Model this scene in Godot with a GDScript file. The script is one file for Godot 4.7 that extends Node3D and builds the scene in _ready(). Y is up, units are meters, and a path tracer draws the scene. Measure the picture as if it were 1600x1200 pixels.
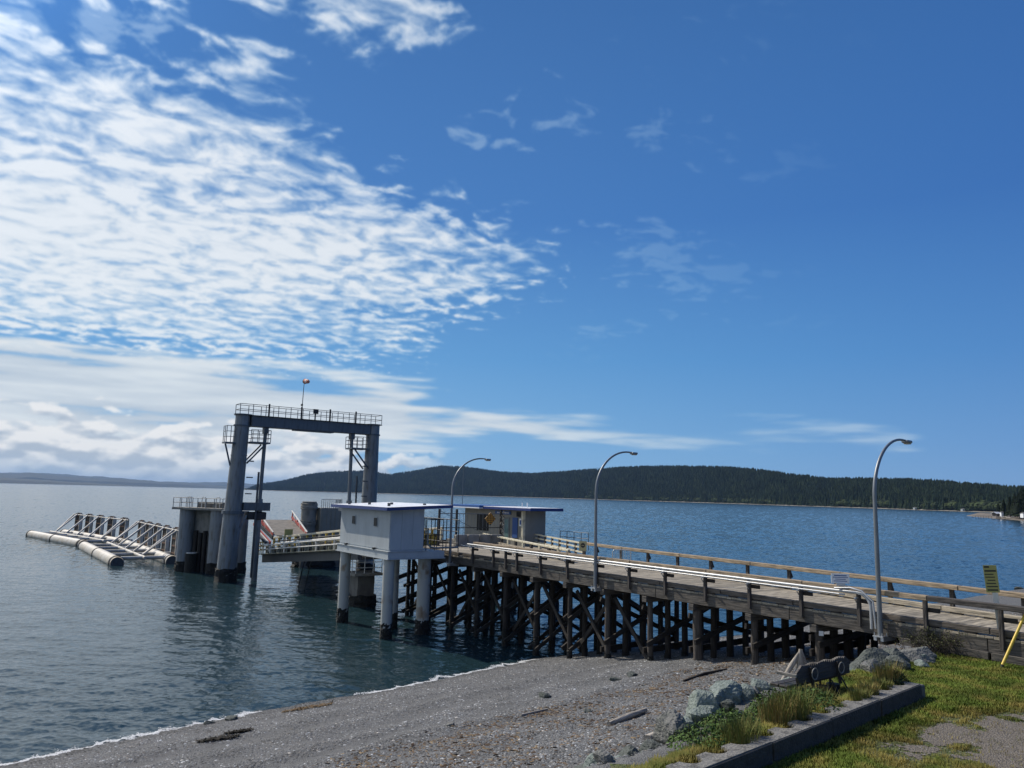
extends Node3D
# Ferry dock on a gravel shore. y is up, metres, sea level at y = 0.

const EYE := Vector3(0, 10.1, 0)
const DOCK := Vector3(14.85, 0, -31.5)          # the first lamp of the pier; the dock frame runs from here
const TURN := 2.18042                            # dock frame: x runs out to sea along the pier, z across it
var rng := RandomNumberGenerator.new()
var M := {}
var used := {}
var frame: Transform3D

# ------------------------------------------------------------------ mesh builder
class MB:
	var v := PackedVector3Array()
	var n := PackedVector3Array()
	var t := PackedVector2Array()
	var c := PackedColorArray()
	var i := PackedInt32Array()
	var tint := Color(1, 1, 1)
	var off := Vector2.ZERO
	func add(p: Vector3, nn: Vector3, uv: Vector2) -> int:
		v.append(p); n.append(nn); t.append(uv + off); c.append(tint)
		return v.size() - 1
	func tri(a: Vector3, b: Vector3, d: Vector3) -> void:
		var nn := (b - a).cross(d - a).normalized()
		var k := add(a, nn, Vector2(a.x, a.z)); add(b, nn, Vector2(b.x, b.z)); add(d, nn, Vector2(d.x, d.z))
		i.append_array(PackedInt32Array([k, k + 2, k + 1]))
	# corners run counter-clockwise seen from outside
	func quad(a: Vector3, b: Vector3, d: Vector3, e: Vector3) -> void:
		var nn := (b - a).cross(d - a).normalized()
		var lu := (b - a).length(); var lv := (e - a).length()
		var k := v.size()
		if lu >= lv:
			add(a, nn, Vector2(0, 0)); add(b, nn, Vector2(lu, 0)); add(d, nn, Vector2(lu, lv)); add(e, nn, Vector2(0, lv))
		else:
			add(a, nn, Vector2(0, 0)); add(b, nn, Vector2(0, lu)); add(d, nn, Vector2(lv, lu)); add(e, nn, Vector2(lv, 0))
		i.append_array(PackedInt32Array([k, k + 2, k + 1, k, k + 3, k + 2]))
	func box(ctr: Vector3, size: Vector3, b := Basis.IDENTITY) -> void:
		var x := b.x * size.x / 2; var y := b.y * size.y / 2; var z := b.z * size.z / 2
		quad(ctr - x - y + z, ctr + x - y + z, ctr + x + y + z, ctr - x + y + z)
		quad(ctr + x - y - z, ctr - x - y - z, ctr - x + y - z, ctr + x + y - z)
		quad(ctr + x - y + z, ctr + x - y - z, ctr + x + y - z, ctr + x + y + z)
		quad(ctr - x - y - z, ctr - x - y + z, ctr - x + y + z, ctr - x + y - z)
		quad(ctr - x + y + z, ctr + x + y + z, ctr + x + y - z, ctr - x + y - z)
		quad(ctr - x - y - z, ctr + x - y - z, ctr + x - y + z, ctr - x - y + z)
	# box with chamfered edges
	func cbox(ctr: Vector3, size: Vector3, ch := 0.02, b := Basis.IDENTITY) -> void:
		var hx := size.x / 2; var hy := size.y / 2; var hz := size.z / 2
		var q := func(px: float, py: float, pz: float) -> Vector3: return ctr + b.x * px + b.y * py + b.z * pz
		for s in [-1.0, 1.0]:
			var ix := hx - ch; var iy := hy - ch; var iz := hz - ch
			_f(q.call(s * hx, -iy, s * iz), q.call(s * hx, -iy, -s * iz), q.call(s * hx, iy, -s * iz), q.call(s * hx, iy, s * iz))
			_f(q.call(-s * ix, s * hy, iz), q.call(s * ix, s * hy, iz), q.call(s * ix, s * hy, -iz), q.call(-s * ix, s * hy, -iz))
			_f(q.call(-s * ix, -iy, s * hz), q.call(s * ix, -iy, s * hz), q.call(s * ix, iy, s * hz), q.call(-s * ix, iy, s * hz))
			for r in [-1.0, 1.0]:
				_e(q.call(s * hx, r * iy, iz), q.call(s * ix, r * hy, iz), q.call(s * ix, r * hy, -iz), q.call(s * hx, r * iy, -iz), b.x * s + b.y * r)
				_e(q.call(s * hx, iy, r * iz), q.call(s * ix, iy, r * hz), q.call(s * ix, -iy, r * hz), q.call(s * hx, -iy, r * iz), b.x * s + b.z * r)
				_e(q.call(ix, s * hy, r * iz), q.call(ix, s * iy, r * hz), q.call(-ix, s * iy, r * hz), q.call(-ix, s * hy, r * iz), b.y * s + b.z * r)
				for w in [-1.0, 1.0]:
					var out: Vector3 = b.x * s + b.y * r + b.z * w
					var a1: Vector3 = q.call(s * hx, r * iy, w * iz); var a2: Vector3 = q.call(s * ix, r * hy, w * iz); var a3: Vector3 = q.call(s * ix, r * iy, w * hz)
					if (a2 - a1).cross(a3 - a1).dot(out) > 0: tri(a1, a2, a3)
					else: tri(a1, a3, a2)
	func _f(a: Vector3, b2: Vector3, d: Vector3, e: Vector3) -> void:
		quad(a, b2, d, e)
	func _e(a: Vector3, b2: Vector3, d: Vector3, e: Vector3, out: Vector3) -> void:
		if (b2 - a).cross(d - a).dot(out) > 0: quad(a, b2, d, e)
		else: quad(a, e, d, b2)
	func beam(a: Vector3, b2: Vector3, w: float, h: float, up := Vector3.UP, ch := 0.0) -> void:
		var x := (b2 - a).normalized()
		if absf(x.dot(up)) > 0.99: up = Vector3.RIGHT
		var z := x.cross(up).normalized()
		var y := z.cross(x)
		var bb := Basis(x, y, z)
		var sz := Vector3((b2 - a).length(), h, w)
		if ch > 0.0: cbox((a + b2) / 2, sz, ch, bb)
		else: box((a + b2) / 2, sz, bb)
	func tube(pts: Array, radii: Array, sides := 8, caps := true) -> void:
		var prev := Vector3.ZERO
		var first := v.size()
		var along := 0.0
		var cnt := pts.size()
		for k in cnt:
			var p: Vector3 = pts[k]
			var d: Vector3 = ((pts[mini(k + 1, cnt - 1)] as Vector3) - (pts[maxi(k - 1, 0)] as Vector3)).normalized()
			if k == 0:
				prev = d.cross(Vector3.UP if absf(d.y) < 0.9 else Vector3.RIGHT).normalized()
			else:
				prev = (prev - d * prev.dot(d)).normalized()
				along += (p - (pts[k - 1] as Vector3)).length()
			var side := d.cross(prev)
			var r: float = radii[mini(k, radii.size() - 1)]
			for j in sides + 1:
				var a := TAU * j / sides
				var nn := prev * cos(a) + side * sin(a)
				add(p + nn * r, nn, Vector2(along, a * maxf(r, 0.02)))
		for k in cnt - 1:
			for j in sides:
				var a := first + k * (sides + 1) + j
				var b2 := a + sides + 1
				i.append_array(PackedInt32Array([a, b2 + 1, a + 1, a, b2, b2 + 1]))
		if caps:
			for e in 2:
				var at := first + (cnt - 1) * (sides + 1) * e
				var p: Vector3 = pts[(cnt - 1) * e]
				var d: Vector3 = ((pts[cnt - 1] as Vector3) - (pts[cnt - 2] as Vector3)).normalized() if e == 1 else ((pts[0] as Vector3) - (pts[1] as Vector3)).normalized()
				var mid := add(p, d, Vector2.ZERO)
				for j in sides:
					var q1 := add(v[at + j], d, Vector2(0.1, 0)); var q2 := add(v[at + j + 1], d, Vector2(0, 0.1))
					if e == 1: i.append_array(PackedInt32Array([mid, q2, q1]))
					else: i.append_array(PackedInt32Array([mid, q1, q2]))
	func mesh(colored := false) -> ArrayMesh:
		var arr := []
		arr.resize(Mesh.ARRAY_MAX)
		arr[Mesh.ARRAY_VERTEX] = v; arr[Mesh.ARRAY_NORMAL] = n; arr[Mesh.ARRAY_TEX_UV] = t; arr[Mesh.ARRAY_INDEX] = i
		if colored: arr[Mesh.ARRAY_COLOR] = c
		var m := ArrayMesh.new()
		m.add_surface_from_arrays(Mesh.PRIMITIVE_TRIANGLES, arr)
		return m

# ------------------------------------------------------------------ nodes
func numbered(called: String) -> String:
	var k: int = used.get(called, 0)
	used[called] = k + 1
	return called if k == 0 else "%s_%03d" % [called, k]

func tag(o: Node3D, label: String, category: String, group := "") -> void:
	o.set_meta("label", label); o.set_meta("category", category)
	if group: o.set_meta("group", group)

func thing(called: String, label: String, category: String, at := Vector3.ZERO, turn := 0.0, group := "") -> Node3D:
	var o := Node3D.new()
	o.name = numbered(called)
	add_child(o)
	o.position = at; o.rotation.y = turn
	tag(o, label, category, group)
	return o

func part(called: String, m: Mesh, material: Material, parent: Node3D, where := Transform3D.IDENTITY) -> MeshInstance3D:
	var o := MeshInstance3D.new()
	o.name = called; o.mesh = m; o.material_override = material; o.transform = where
	parent.add_child(o, true)
	return o

func single(called: String, m: Mesh, material: Material, label: String, category: String, at := Vector3.ZERO, turn := 0.0, group := "") -> MeshInstance3D:
	var o := MeshInstance3D.new()
	o.name = numbered(called); o.mesh = m; o.material_override = material
	add_child(o)
	o.position = at; o.rotation.y = turn
	tag(o, label, category, group)
	return o

func structure(called: String, m: Mesh, material: Material) -> MeshInstance3D:
	var o := MeshInstance3D.new()
	o.name = numbered(called); o.mesh = m; o.material_override = material
	add_child(o)
	o.set_meta("kind", "structure")
	return o

func stuff(called: String, m: Mesh, material: Material, where: Array, colors: PackedColorArray, label: String, category: String) -> void:
	var mm := MultiMesh.new()
	mm.transform_format = MultiMesh.TRANSFORM_3D
	mm.use_colors = colors.size() > 0
	mm.mesh = m
	mm.instance_count = where.size()
	for k in where.size():
		mm.set_instance_transform(k, where[k])
		if colors.size(): mm.set_instance_color(k, colors[k])
	var o := MultiMeshInstance3D.new()
	o.name = numbered(called); o.multimesh = mm; o.material_override = material
	add_child(o)
	tag(o, label, category)
	o.set_meta("kind", "stuff")

func dock(s: float, h: float, off: float) -> Vector3:
	return frame * Vector3(s, h, off)

# ------------------------------------------------------------------ materials
func lin(r: float, g: float, b: float) -> Color:
	return Color(r, g, b).linear_to_srgb()

func noise(freq: float, oct := 4, sd := 1, kind := FastNoiseLite.TYPE_SIMPLEX_SMOOTH) -> FastNoiseLite:
	var f := FastNoiseLite.new()
	f.seed = sd; f.noise_type = kind; f.frequency = freq
	f.fractal_type = FastNoiseLite.FRACTAL_FBM if oct > 1 else FastNoiseLite.FRACTAL_NONE
	f.fractal_octaves = oct
	return f

# a seamless noise texture; stops are [position, grey or colour] in linear light
func tex(freq: float, oct: int, sd: int, stops: Array, size := 512, kind := FastNoiseLite.TYPE_SIMPLEX_SMOOTH) -> NoiseTexture2D:
	var x := NoiseTexture2D.new()
	x.width = size; x.height = size; x.seamless = true; x.noise = noise(freq, oct, sd, kind)
	var g := Gradient.new()
	var offs := PackedFloat32Array(); var cols := PackedColorArray()
	for st in stops:
		offs.append(st[0])
		cols.append((st[1] as Color).linear_to_srgb() if st[1] is Color else Color(st[1], st[1], st[1]).linear_to_srgb())
	g.offsets = offs; g.colors = cols
	x.color_ramp = g
	return x

func bumps(freq: float, oct: int, sd: int, strength := 8.0, size := 512, kind := FastNoiseLite.TYPE_SIMPLEX_SMOOTH) -> NoiseTexture2D:
	var x := NoiseTexture2D.new()
	x.width = size; x.height = size; x.seamless = true; x.noise = noise(freq, oct, sd, kind)
	x.as_normal_map = true; x.bump_strength = strength
	return x

func mat(c: Color, rough := 0.7, metal := 0.0, spec := 0.5) -> StandardMaterial3D:
	var m := StandardMaterial3D.new()
	m.albedo_color = c; m.roughness = rough; m.metallic = metal; m.metallic_specular = spec
	return m

func textured(c: Color, rough: float, t: Texture2D, scale: Vector3, tri := true, nt: Texture2D = null, ns := 1.0) -> StandardMaterial3D:
	var m := mat(c, rough)
	m.albedo_texture = t
	m.uv1_scale = scale
	if tri:
		m.uv1_triplanar = true; m.uv1_world_triplanar = true
	if nt:
		m.normal_enabled = true; m.normal_texture = nt; m.normal_scale = ns
	return m

func make_materials() -> void:
	var grain := tex(0.012, 5, 3, [[0.0, 0.35], [0.35, 0.55], [0.55, 0.8], [0.75, 1.0], [1.0, 1.25]])
	var grain_n := bumps(0.012, 5, 3, 10.0)
	var stain := tex(0.01, 5, 11, [[0.0, 0.45], [0.4, 0.8], [0.55, 1.0], [1.0, 1.0]])
	var soft := tex(0.008, 4, 12, [[0.0, 0.8], [0.5, 1.0], [1.0, 1.08]])
	var grit := bumps(0.05, 4, 21, 6.0)
	M.grain = grain; M.stain = stain
	var wd := func(c: Color, r := 0.85) -> StandardMaterial3D: return textured(c, r, grain, Vector3(0.12, 1.7, 1), false, grain_n, 0.8)
	M.wood_pile = wd.call(lin(0.034, 0.029, 0.025))
	M.wood_pile_grey = wd.call(lin(0.09, 0.078, 0.067))
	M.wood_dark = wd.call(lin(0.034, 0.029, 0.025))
	M.wood_brace = wd.call(lin(0.035, 0.03, 0.025))
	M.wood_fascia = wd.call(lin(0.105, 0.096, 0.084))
	M.wood_fascia_brown = wd.call(lin(0.13, 0.112, 0.092))
	M.wood_deck = wd.call(lin(0.35, 0.31, 0.235))
	M.wood_deck_worn = wd.call(lin(0.43, 0.38, 0.29))
	M.wood_deck_dark = wd.call(lin(0.27, 0.24, 0.185))
	M.wood_rail = wd.call(lin(0.37, 0.29, 0.195))
	M.wood_post = wd.call(lin(0.085, 0.076, 0.068))
	M.wood_drift = wd.call(lin(0.42, 0.38, 0.32))
	M.wood_bench = wd.call(lin(0.045, 0.037, 0.03), 0.6)
	M.weed_growth = textured(lin(0.012, 0.012, 0.01), 0.75, stain, Vector3(0.6, 0.6, 0.6), true, bumps(0.06, 3, 40, 14.0, 256, FastNoiseLite.TYPE_CELLULAR), 1.5)
	var streak := tex(0.012, 5, 27, [[0.0, Color(0.5, 0.36, 0.25)], [0.22, Color(0.72, 0.66, 0.6)], [0.4, Color(0.92, 0.92, 0.91)], [0.6, Color(1, 1, 1)], [1.0, Color(1.15, 1.15, 1.15)]])
	var steel := func(c: Color, r := 0.5) -> StandardMaterial3D: return textured(c, r, streak, Vector3(0.45, 0.07, 0.45))
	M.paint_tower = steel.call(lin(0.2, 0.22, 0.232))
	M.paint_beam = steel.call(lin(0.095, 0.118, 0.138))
	M.paint_rail = steel.call(lin(0.16, 0.18, 0.19))
	M.paint_dark = steel.call(lin(0.06, 0.07, 0.078))
	M.paint_white = steel.call(lin(0.62, 0.62, 0.58))
	M.paint_pile = textured(lin(0.4, 0.41, 0.39), 0.55, tex(0.006, 5, 15, [[0.0, Color(0.35, 0.2, 0.1)], [0.2, Color(0.6, 0.45, 0.32)], [0.3, Color(0.95, 0.95, 0.92)], [1.0, Color(1, 1, 1)]]), Vector3(0.2, 0.12, 0.2))
	M.paint_span = textured(lin(0.3, 0.31, 0.27), 0.6, tex(0.01, 5, 16, [[0.0, Color(0.4, 0.3, 0.2)], [0.35, Color(0.7, 0.65, 0.5)], [0.55, Color(1, 1, 0.95)], [1.0, Color(1, 1, 1)]]), Vector3(0.3, 0.3, 0.3))
	M.paint_cream = textured(lin(0.6, 0.56, 0.42), 0.6, stain, Vector3(0.3, 0.3, 0.3))
	M.paint_yellow = textured(lin(0.52, 0.36, 0.05), 0.6, stain, Vector3(0.4, 0.4, 0.4))
	M.paint_red = textured(lin(0.45, 0.09, 0.07), 0.6, stain, Vector3(0.5, 0.5, 0.5))
	M.concrete = textured(lin(0.26, 0.25, 0.22), 0.9, stain, Vector3(0.25, 0.12, 0.25), true, grit, 0.5)
	M.concrete_dark = textured(lin(0.15, 0.145, 0.13), 0.9, stain, Vector3(0.3, 0.12, 0.3), true, grit, 0.5)
	M.concrete_shaded = textured(lin(0.05, 0.05, 0.046), 0.92, tex(0.012, 5, 20, [[0.0, 0.4], [0.4, 0.8], [1.0, 1.4]]), Vector3(0.5, 0.5, 0.5), true, grit, 1.0)  # much darker copy of the wall concrete, shade put into the colour
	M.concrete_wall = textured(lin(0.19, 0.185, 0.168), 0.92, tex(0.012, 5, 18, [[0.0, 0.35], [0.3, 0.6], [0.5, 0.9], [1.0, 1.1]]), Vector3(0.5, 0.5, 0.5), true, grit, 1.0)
	M.wall_grey = textured(lin(0.38, 0.42, 0.44), 0.55, soft, Vector3(0.3, 0.08, 0.3))
	M.wall_beige = textured(lin(0.24, 0.235, 0.205), 0.6, soft, Vector3(0.3, 0.1, 0.3))
	M.roof_white = textured(lin(0.78, 0.8, 0.82), 0.4, soft, Vector3(0.2, 0.2, 0.2))
	M.roof_blue = mat(lin(0.012, 0.035, 0.16), 0.4)
	M.glass_dark = mat(lin(0.008, 0.009, 0.01), 0.35, 0.0, 0.3)
	M.galvanised = textured(lin(0.55, 0.57, 0.58), 0.38, soft, Vector3(0.6, 0.6, 0.6)); M.galvanised.metallic = 0.75
	M.lamp_steel = textured(lin(0.2, 0.22, 0.235), 0.45, soft, Vector3(0.6, 0.2, 0.6)); M.lamp_steel.metallic = 0.5
	M.conduit = textured(lin(0.42, 0.44, 0.45), 0.4, soft, Vector3(0.6, 0.6, 0.6)); M.conduit.metallic = 0.35
	M.pontoon = textured(lin(0.5, 0.485, 0.44), 0.55, tex(0.008, 5, 19, [[0.0, Color(0.6, 0.5, 0.36)], [0.35, Color(0.88, 0.84, 0.76)], [0.55, Color(1, 1, 1)], [1.0, Color(1, 1, 1)]]), Vector3(0.15, 0.15, 0.15))
	M.rubber = mat(lin(0.018, 0.018, 0.02), 0.8)
	M.sign_white = mat(lin(0.72, 0.75, 0.76), 0.5)
	M.sign_yellow = mat(lin(0.33, 0.31, 0.1), 0.5)
	M.sign_tan = mat(lin(0.42, 0.38, 0.2), 0.5)
	M.sign_blue = mat(lin(0.03, 0.09, 0.28), 0.5)
	M.ink = mat(lin(0.02, 0.02, 0.02), 0.6)
	M.paint_yellow_bright = mat(lin(0.6, 0.42, 0.04), 0.45)
	M.orange = mat(lin(0.62, 0.3, 0.03), 0.55)
	M.iron = mat(lin(0.02, 0.02, 0.02), 0.5)
	M.rust = textured(lin(0.12, 0.06, 0.035), 0.9, stain, Vector3(0.8, 0.8, 0.8))
	M.ramp_plate = textured(lin(0.17, 0.155, 0.13), 0.75, stain, Vector3(0.2, 0.2, 0.2))

# ------------------------------------------------------------------ sky
func poly_dist(p: Vector2, q: PackedVector2Array) -> float:
	var d := 1e9
	var inside := false
	var j := q.size() - 1
	for k in q.size():
		var a := q[k]; var b := q[j]
		var e := b - a; var w := p - a
		d = minf(d, (w - e * clampf(w.dot(e) / e.length_squared(), 0.0, 1.0)).length_squared())
		if (a.y > p.y) != (b.y > p.y) and p.x < (b.x - a.x) * (p.y - a.y) / (b.y - a.y) + a.x: inside = not inside
		j = k
	return sqrt(d) * (1.0 if inside else -1.0)

var sky_fine: FastNoiseLite
var sky_warp: FastNoiseLite
var sky_broad: FastNoiseLite
var sky_low: FastNoiseLite
var sky_streak: FastNoiseLite
var sun_dir: Vector3

# az, el in degrees; high and low say how deep inside the cloud fields this direction is, in degrees
func sky_color(az: float, el: float, high: float, low: float) -> Color:
	var ra := deg_to_rad(az); var re := deg_to_rad(maxf(el, 0.0))
	var d := Vector3(sin(ra) * cos(re), sin(re), -cos(ra) * cos(re))
	var near := d.dot(sun_dir)
	var c: Color
	if el < 4.0: c = Color(0.60, 0.745, 0.875).lerp(Color(0.50, 0.685, 0.86), maxf(el, 0.0) / 4.0)
	elif el < 10.0: c = Color(0.50, 0.685, 0.86).lerp(Color(0.38, 0.60, 0.82), (el - 4.0) / 6.0)
	elif el < 20.0: c = Color(0.38, 0.60, 0.82).lerp(Color(0.275, 0.475, 0.735), (el - 10.0) / 10.0)
	elif el < 40.0: c = Color(0.275, 0.475, 0.735).lerp(Color(0.21, 0.385, 0.625), (el - 20.0) / 20.0)
	else: c = Color(0.21, 0.385, 0.625).lerp(Color(0.15, 0.31, 0.56), (el - 40.0) / 50.0)
	var k := 0.82 + 0.26 * smoothstep(-0.3, 0.95, near)
	c = Color(c.r * k * (0.95 + 0.1 * smoothstep(0.2, 0.95, near)), c.g * k, c.b * (0.5 + 0.5 * k))
	if el < -0.5: return c
	# high broken cloud, on a sheet overhead
	var h := d.y + 0.10
	var px := d.x / h; var pz := d.z / h
	var wx := sky_warp.get_noise_2d(px, pz) * 0.05
	var wz := sky_warp.get_noise_2d(px + 31.0, pz - 17.0) * 0.05
	var f := sky_fine.get_noise_2d(px * 0.85 + wx - pz * 0.12, pz * 1.0 + wz + px * 0.3)
	var g := sky_broad.get_noise_2d(px * 0.7, pz)
	var bias := clampf(high / 5.0, -1.0, 1.0)
	var dens := smoothstep(-0.95, 1.1, f * 1.35 + g * 0.55 + bias * 0.75 + 0.02 + 0.5 * smoothstep(-8.0, -32.0, az) * smoothstep(22.0, 10.0, el))
	dens = maxf(dens, smoothstep(0.0, 5.0, high) * (0.5 + 0.35 * g))
	if high < 0.0: dens *= smoothstep(-2.2, 0.4, high + f * 3.6)
	# scattered wisps in the open blue
	var wisp := smoothstep(0.30, 0.75, f * 0.9 + g * 1.3 - 0.05) * 0.34 * smoothstep(30.0, -10.0, az) * smoothstep(9.0, 15.0, el)
	dens = maxf(dens, wisp)
	var white := Color(0.885, 0.905, 0.925).lerp(Color(0.955, 0.96, 0.965), clampf(f * 1.6 + 0.4 + 0.3 * smoothstep(0.5, 0.95, near), 0.0, 1.0))
	c = c.lerp(white, dens * 0.88)
	# layered bands and low heaps toward the horizon
	var s := sky_streak.get_noise_2d(az * 0.35 + el * 0.5, el * 3.6)
	var lb := smoothstep(-0.18, 0.40, s + clampf(low / 2.0, -1.2, 0.9) * 0.72)
	if low < 0.0: lb *= smoothstep(-2.2, 0.0, low + s * 3.0)
	var lw := Color(0.76, 0.80, 0.845).lerp(Color(0.90, 0.915, 0.925), clampf(s * 1.3 + 0.5, 0.0, 1.0))
	c = c.lerp(lw, lb * lerpf(0.88, 0.42, smoothstep(-2.0, 16.0, az)))
	# heaped cloud low down
	var e2 := el + sky_low.get_noise_2d(az * 0.33, 3.0) * 1.2
	var top := 4.6 - 2.4 * smoothstep(-22.0, -4.0, az) + 0.8 * sky_broad.get_noise_2d(az * 0.05, 9.0)
	var fade_az := smoothstep(-2.5, -9.0, az) if az > -90.0 else 1.0
	var b := sky_low.get_noise_2d(az * 0.62, el * 1.6)
	var b_up := sky_low.get_noise_2d(az * 0.62 - 0.3, el * 1.6 + 0.8)
	var cov := smoothstep(-0.10, 0.22, b + (top - e2) * 0.42 - 0.12) * fade_az
	var lit := clampf(0.56 + (b - b_up) * 1.7 + 0.10 * (el - 2.2), 0.0, 1.0)
	var heap := Color(0.69, 0.745, 0.81).lerp(Color(0.94, 0.945, 0.95), lit)
	heap = heap.lerp(Color(0.66, 0.745, 0.84), 0.65 * smoothstep(2.2, 0.2, el))
	c = c.lerp(heap, cov * 0.92)
	return c

func make_sky() -> Sky:
	sky_fine = noise(9.0, 6, 5); sky_fine.fractal_gain = 0.55
	sky_warp = noise(3.0, 3, 8)
	sky_broad = noise(1.7, 3, 23)
	sky_low = noise(0.42, 6, 14)
	sky_streak = noise(0.16, 5, 33)
	var highs := [
		PackedVector2Array([Vector2(-200, 27.5), Vector2(-31, 26.2), Vector2(-23.6, 25.6), Vector2(-17.7, 24.8), Vector2(-12.2, 21.6), Vector2(-5.3, 19.4), Vector2(1.6, 17.4), Vector2(-3.1, 15.1), Vector2(-10, 13.6), Vector2(-13.5, 12.9), Vector2(-7.6, 11.9), Vector2(-13, 10.6), Vector2(-20, 10.2), Vector2(-27, 10.6), Vector2(-34, 10.2), Vector2(-200, 8.5)]),
		PackedVector2Array([Vector2(-200, 60), Vector2(-60, 48), Vector2(-25, 36), Vector2(-10, 35.2), Vector2(-6.2, 32.8), Vector2(-13, 32.6), Vector2(-22, 34.0), Vector2(-33, 31), Vector2(-60, 34), Vector2(-200, 40)]),
		PackedVector2Array([Vector2(-23.5, 28.6), Vector2(-20, 29), Vector2(-19, 27.8), Vector2(-21.5, 27)])]
	var lows := [
		PackedVector2Array([Vector2(-200, 10), Vector2(-33, 9.3), Vector2(-21, 8.5), Vector2(-14, 7.9), Vector2(-6, 7.7), Vector2(-7, 6.6), Vector2(0, 5.9), Vector2(10, 5.0), Vector2(27, 4.0), Vector2(12, 3.85), Vector2(-4, 4.3), Vector2(-10, 3.6), Vector2(-12, 1), Vector2(-200, 1)]),
		PackedVector2Array([Vector2(-4.8, 6.95), Vector2(0.5, 6.8), Vector2(1.6, 6.62), Vector2(-2, 6.6)])]
	var W := 4096; var H := 2048
	var whole := Image.create(1024, 512, false, Image.FORMAT_RGBF)
	var fine := sky_patch(highs, lows, -46.0, 46.0, -1.0, 40.0, W)
	var coarse := sky_patch(highs, lows, -180.0, 180.0, -2.0, 90.0, 1024)
	# columns start straight ahead (az 0) and run to the right
	whole.fill(Color(0.07, 0.11, 0.15))
	var cw := coarse.get_width(); var ch := coarse.get_height()
	whole.blit_rect(coarse, Rect2i(cw / 2, 0, cw / 2, ch), Vector2i(0, 0))
	whole.blit_rect(coarse, Rect2i(0, 0, cw / 2, ch), Vector2i(512, 0))
	whole.resize(W, H, Image.INTERPOLATE_CUBIC)
	var fw := fine.get_width(); var top := int((90.0 - 40.0) / 180.0 * H)
	whole.blit_rect(fine, Rect2i(fw / 2, 0, fw - fw / 2, fine.get_height()), Vector2i(0, top))
	whole.blit_rect(fine, Rect2i(0, 0, fw / 2, fine.get_height()), Vector2i(W - fw / 2, top))
	var p := PanoramaSkyMaterial.new()
	p.panorama = ImageTexture.create_from_image(whole)
	var s := Sky.new()
	s.sky_material = p
	return s

func sky_patch(highs: Array, lows: Array, az0: float, az1: float, el0: float, el1: float, W: int) -> Image:
	var res := W / 360.0
	var w := int(round((az1 - az0) * res)); w -= w % 2
	var h := int(round((el1 - el0) * res))
	# depth in the cloud fields on a coarse grid, then smoothly enlarged
	var step := 1.0 / res * (5.0 if W > 2000 else 1.0)
	var gw := int((az1 - az0) / step); var gh := int((el1 - el0) / step)
	var fields := []
	for polys in [highs, lows]:
		var im := Image.create(gw, gh, false, Image.FORMAT_RF)
		for y in gh:
			for x in gw:
				var best := -40.0
				var q := Vector2(az0 + (x + 0.5) * (az1 - az0) / gw, el1 - (y + 0.5) * (el1 - el0) / gh)
				for po in polys: best = maxf(best, poly_dist(q, po))
				im.set_pixel(x, y, Color(best, 0, 0))
		im.resize(w, h, Image.INTERPOLATE_BILINEAR)
		fields.append(im.get_data().to_float32_array())
	var hi: PackedFloat32Array = fields[0]; var lo: PackedFloat32Array = fields[1]
	var px := PackedFloat32Array()
	px.resize(w * h * 3)
	for y in h:
		var el := el1 - (y + 0.5) / res
		for x in w:
			var at := y * w + x
			var c := sky_color(az0 + (x + 0.5) * (az1 - az0) / w, el, hi[at], lo[at])
			c = c.srgb_to_linear()
			# thin cloud shines round the sun
			var ra := deg_to_rad(az0 + (x + 0.5) * (az1 - az0) / w); var re := deg_to_rad(el)
			var off := rad_to_deg(acos(clampf(sin(ra) * cos(re) * sun_dir.x + sin(re) * sun_dir.y - cos(ra) * cos(re) * sun_dir.z, -1.0, 1.0)))
			var k := 1.0 + 4.5 * exp(-off * off / 170.0) + 0.22 * exp(-off * off / 700.0)
			px[at * 3] = c.r * k; px[at * 3 + 1] = c.g * k; px[at * 3 + 2] = c.b * k
	return Image.create_from_data(w, h, false, Image.FORMAT_RGBF, px.to_byte_array())

# ------------------------------------------------------------------ ground and water
var shore := PackedVector2Array([Vector2(-70, 27), Vector2(-18.2, -29.5), Vector2(-11.4, -37), Vector2(-6.2, -41.5), Vector2(1.8, -50), Vector2(9.5, -55.6), Vector2(18.5, -61), Vector2(25, -66.5), Vector2(64, -98.8), Vector2(200, -200)])
var bank := PackedVector2Array([Vector2(-40, 14), Vector2(-2, -13.6), Vector2(2.6, -17.3), Vector2(3.7, -18.2), Vector2(4.7, -19.6), Vector2(5.9, -21.5), Vector2(7.4, -23.4), Vector2(9.2, -25.0), Vector2(11.5, -26.2), Vector2(13, -26.8), Vector2(15.4, -29.2), Vector2(21, -35), Vector2(70, -82), Vector2(200, -190)])
var bumpy: FastNoiseLite

# distance to a line, more than nothing on its landward side (the line runs with land on its right)
func side(p: Vector2, line: PackedVector2Array) -> float:
	var best := 1e9; var s := 1.0
	for k in line.size() - 1:
		var a := line[k]; var e := line[k + 1] - a; var w := p - a
		var q := w - e * clampf(w.dot(e) / e.length_squared(), 0.0, 1.0)
		var dd := q.length_squared()
		if dd < best - 1e-6:
			best = dd
			s = 1.0 if e.x * w.y - e.y * w.x > 0.0 else -1.0
	return sqrt(best) * s

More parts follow.
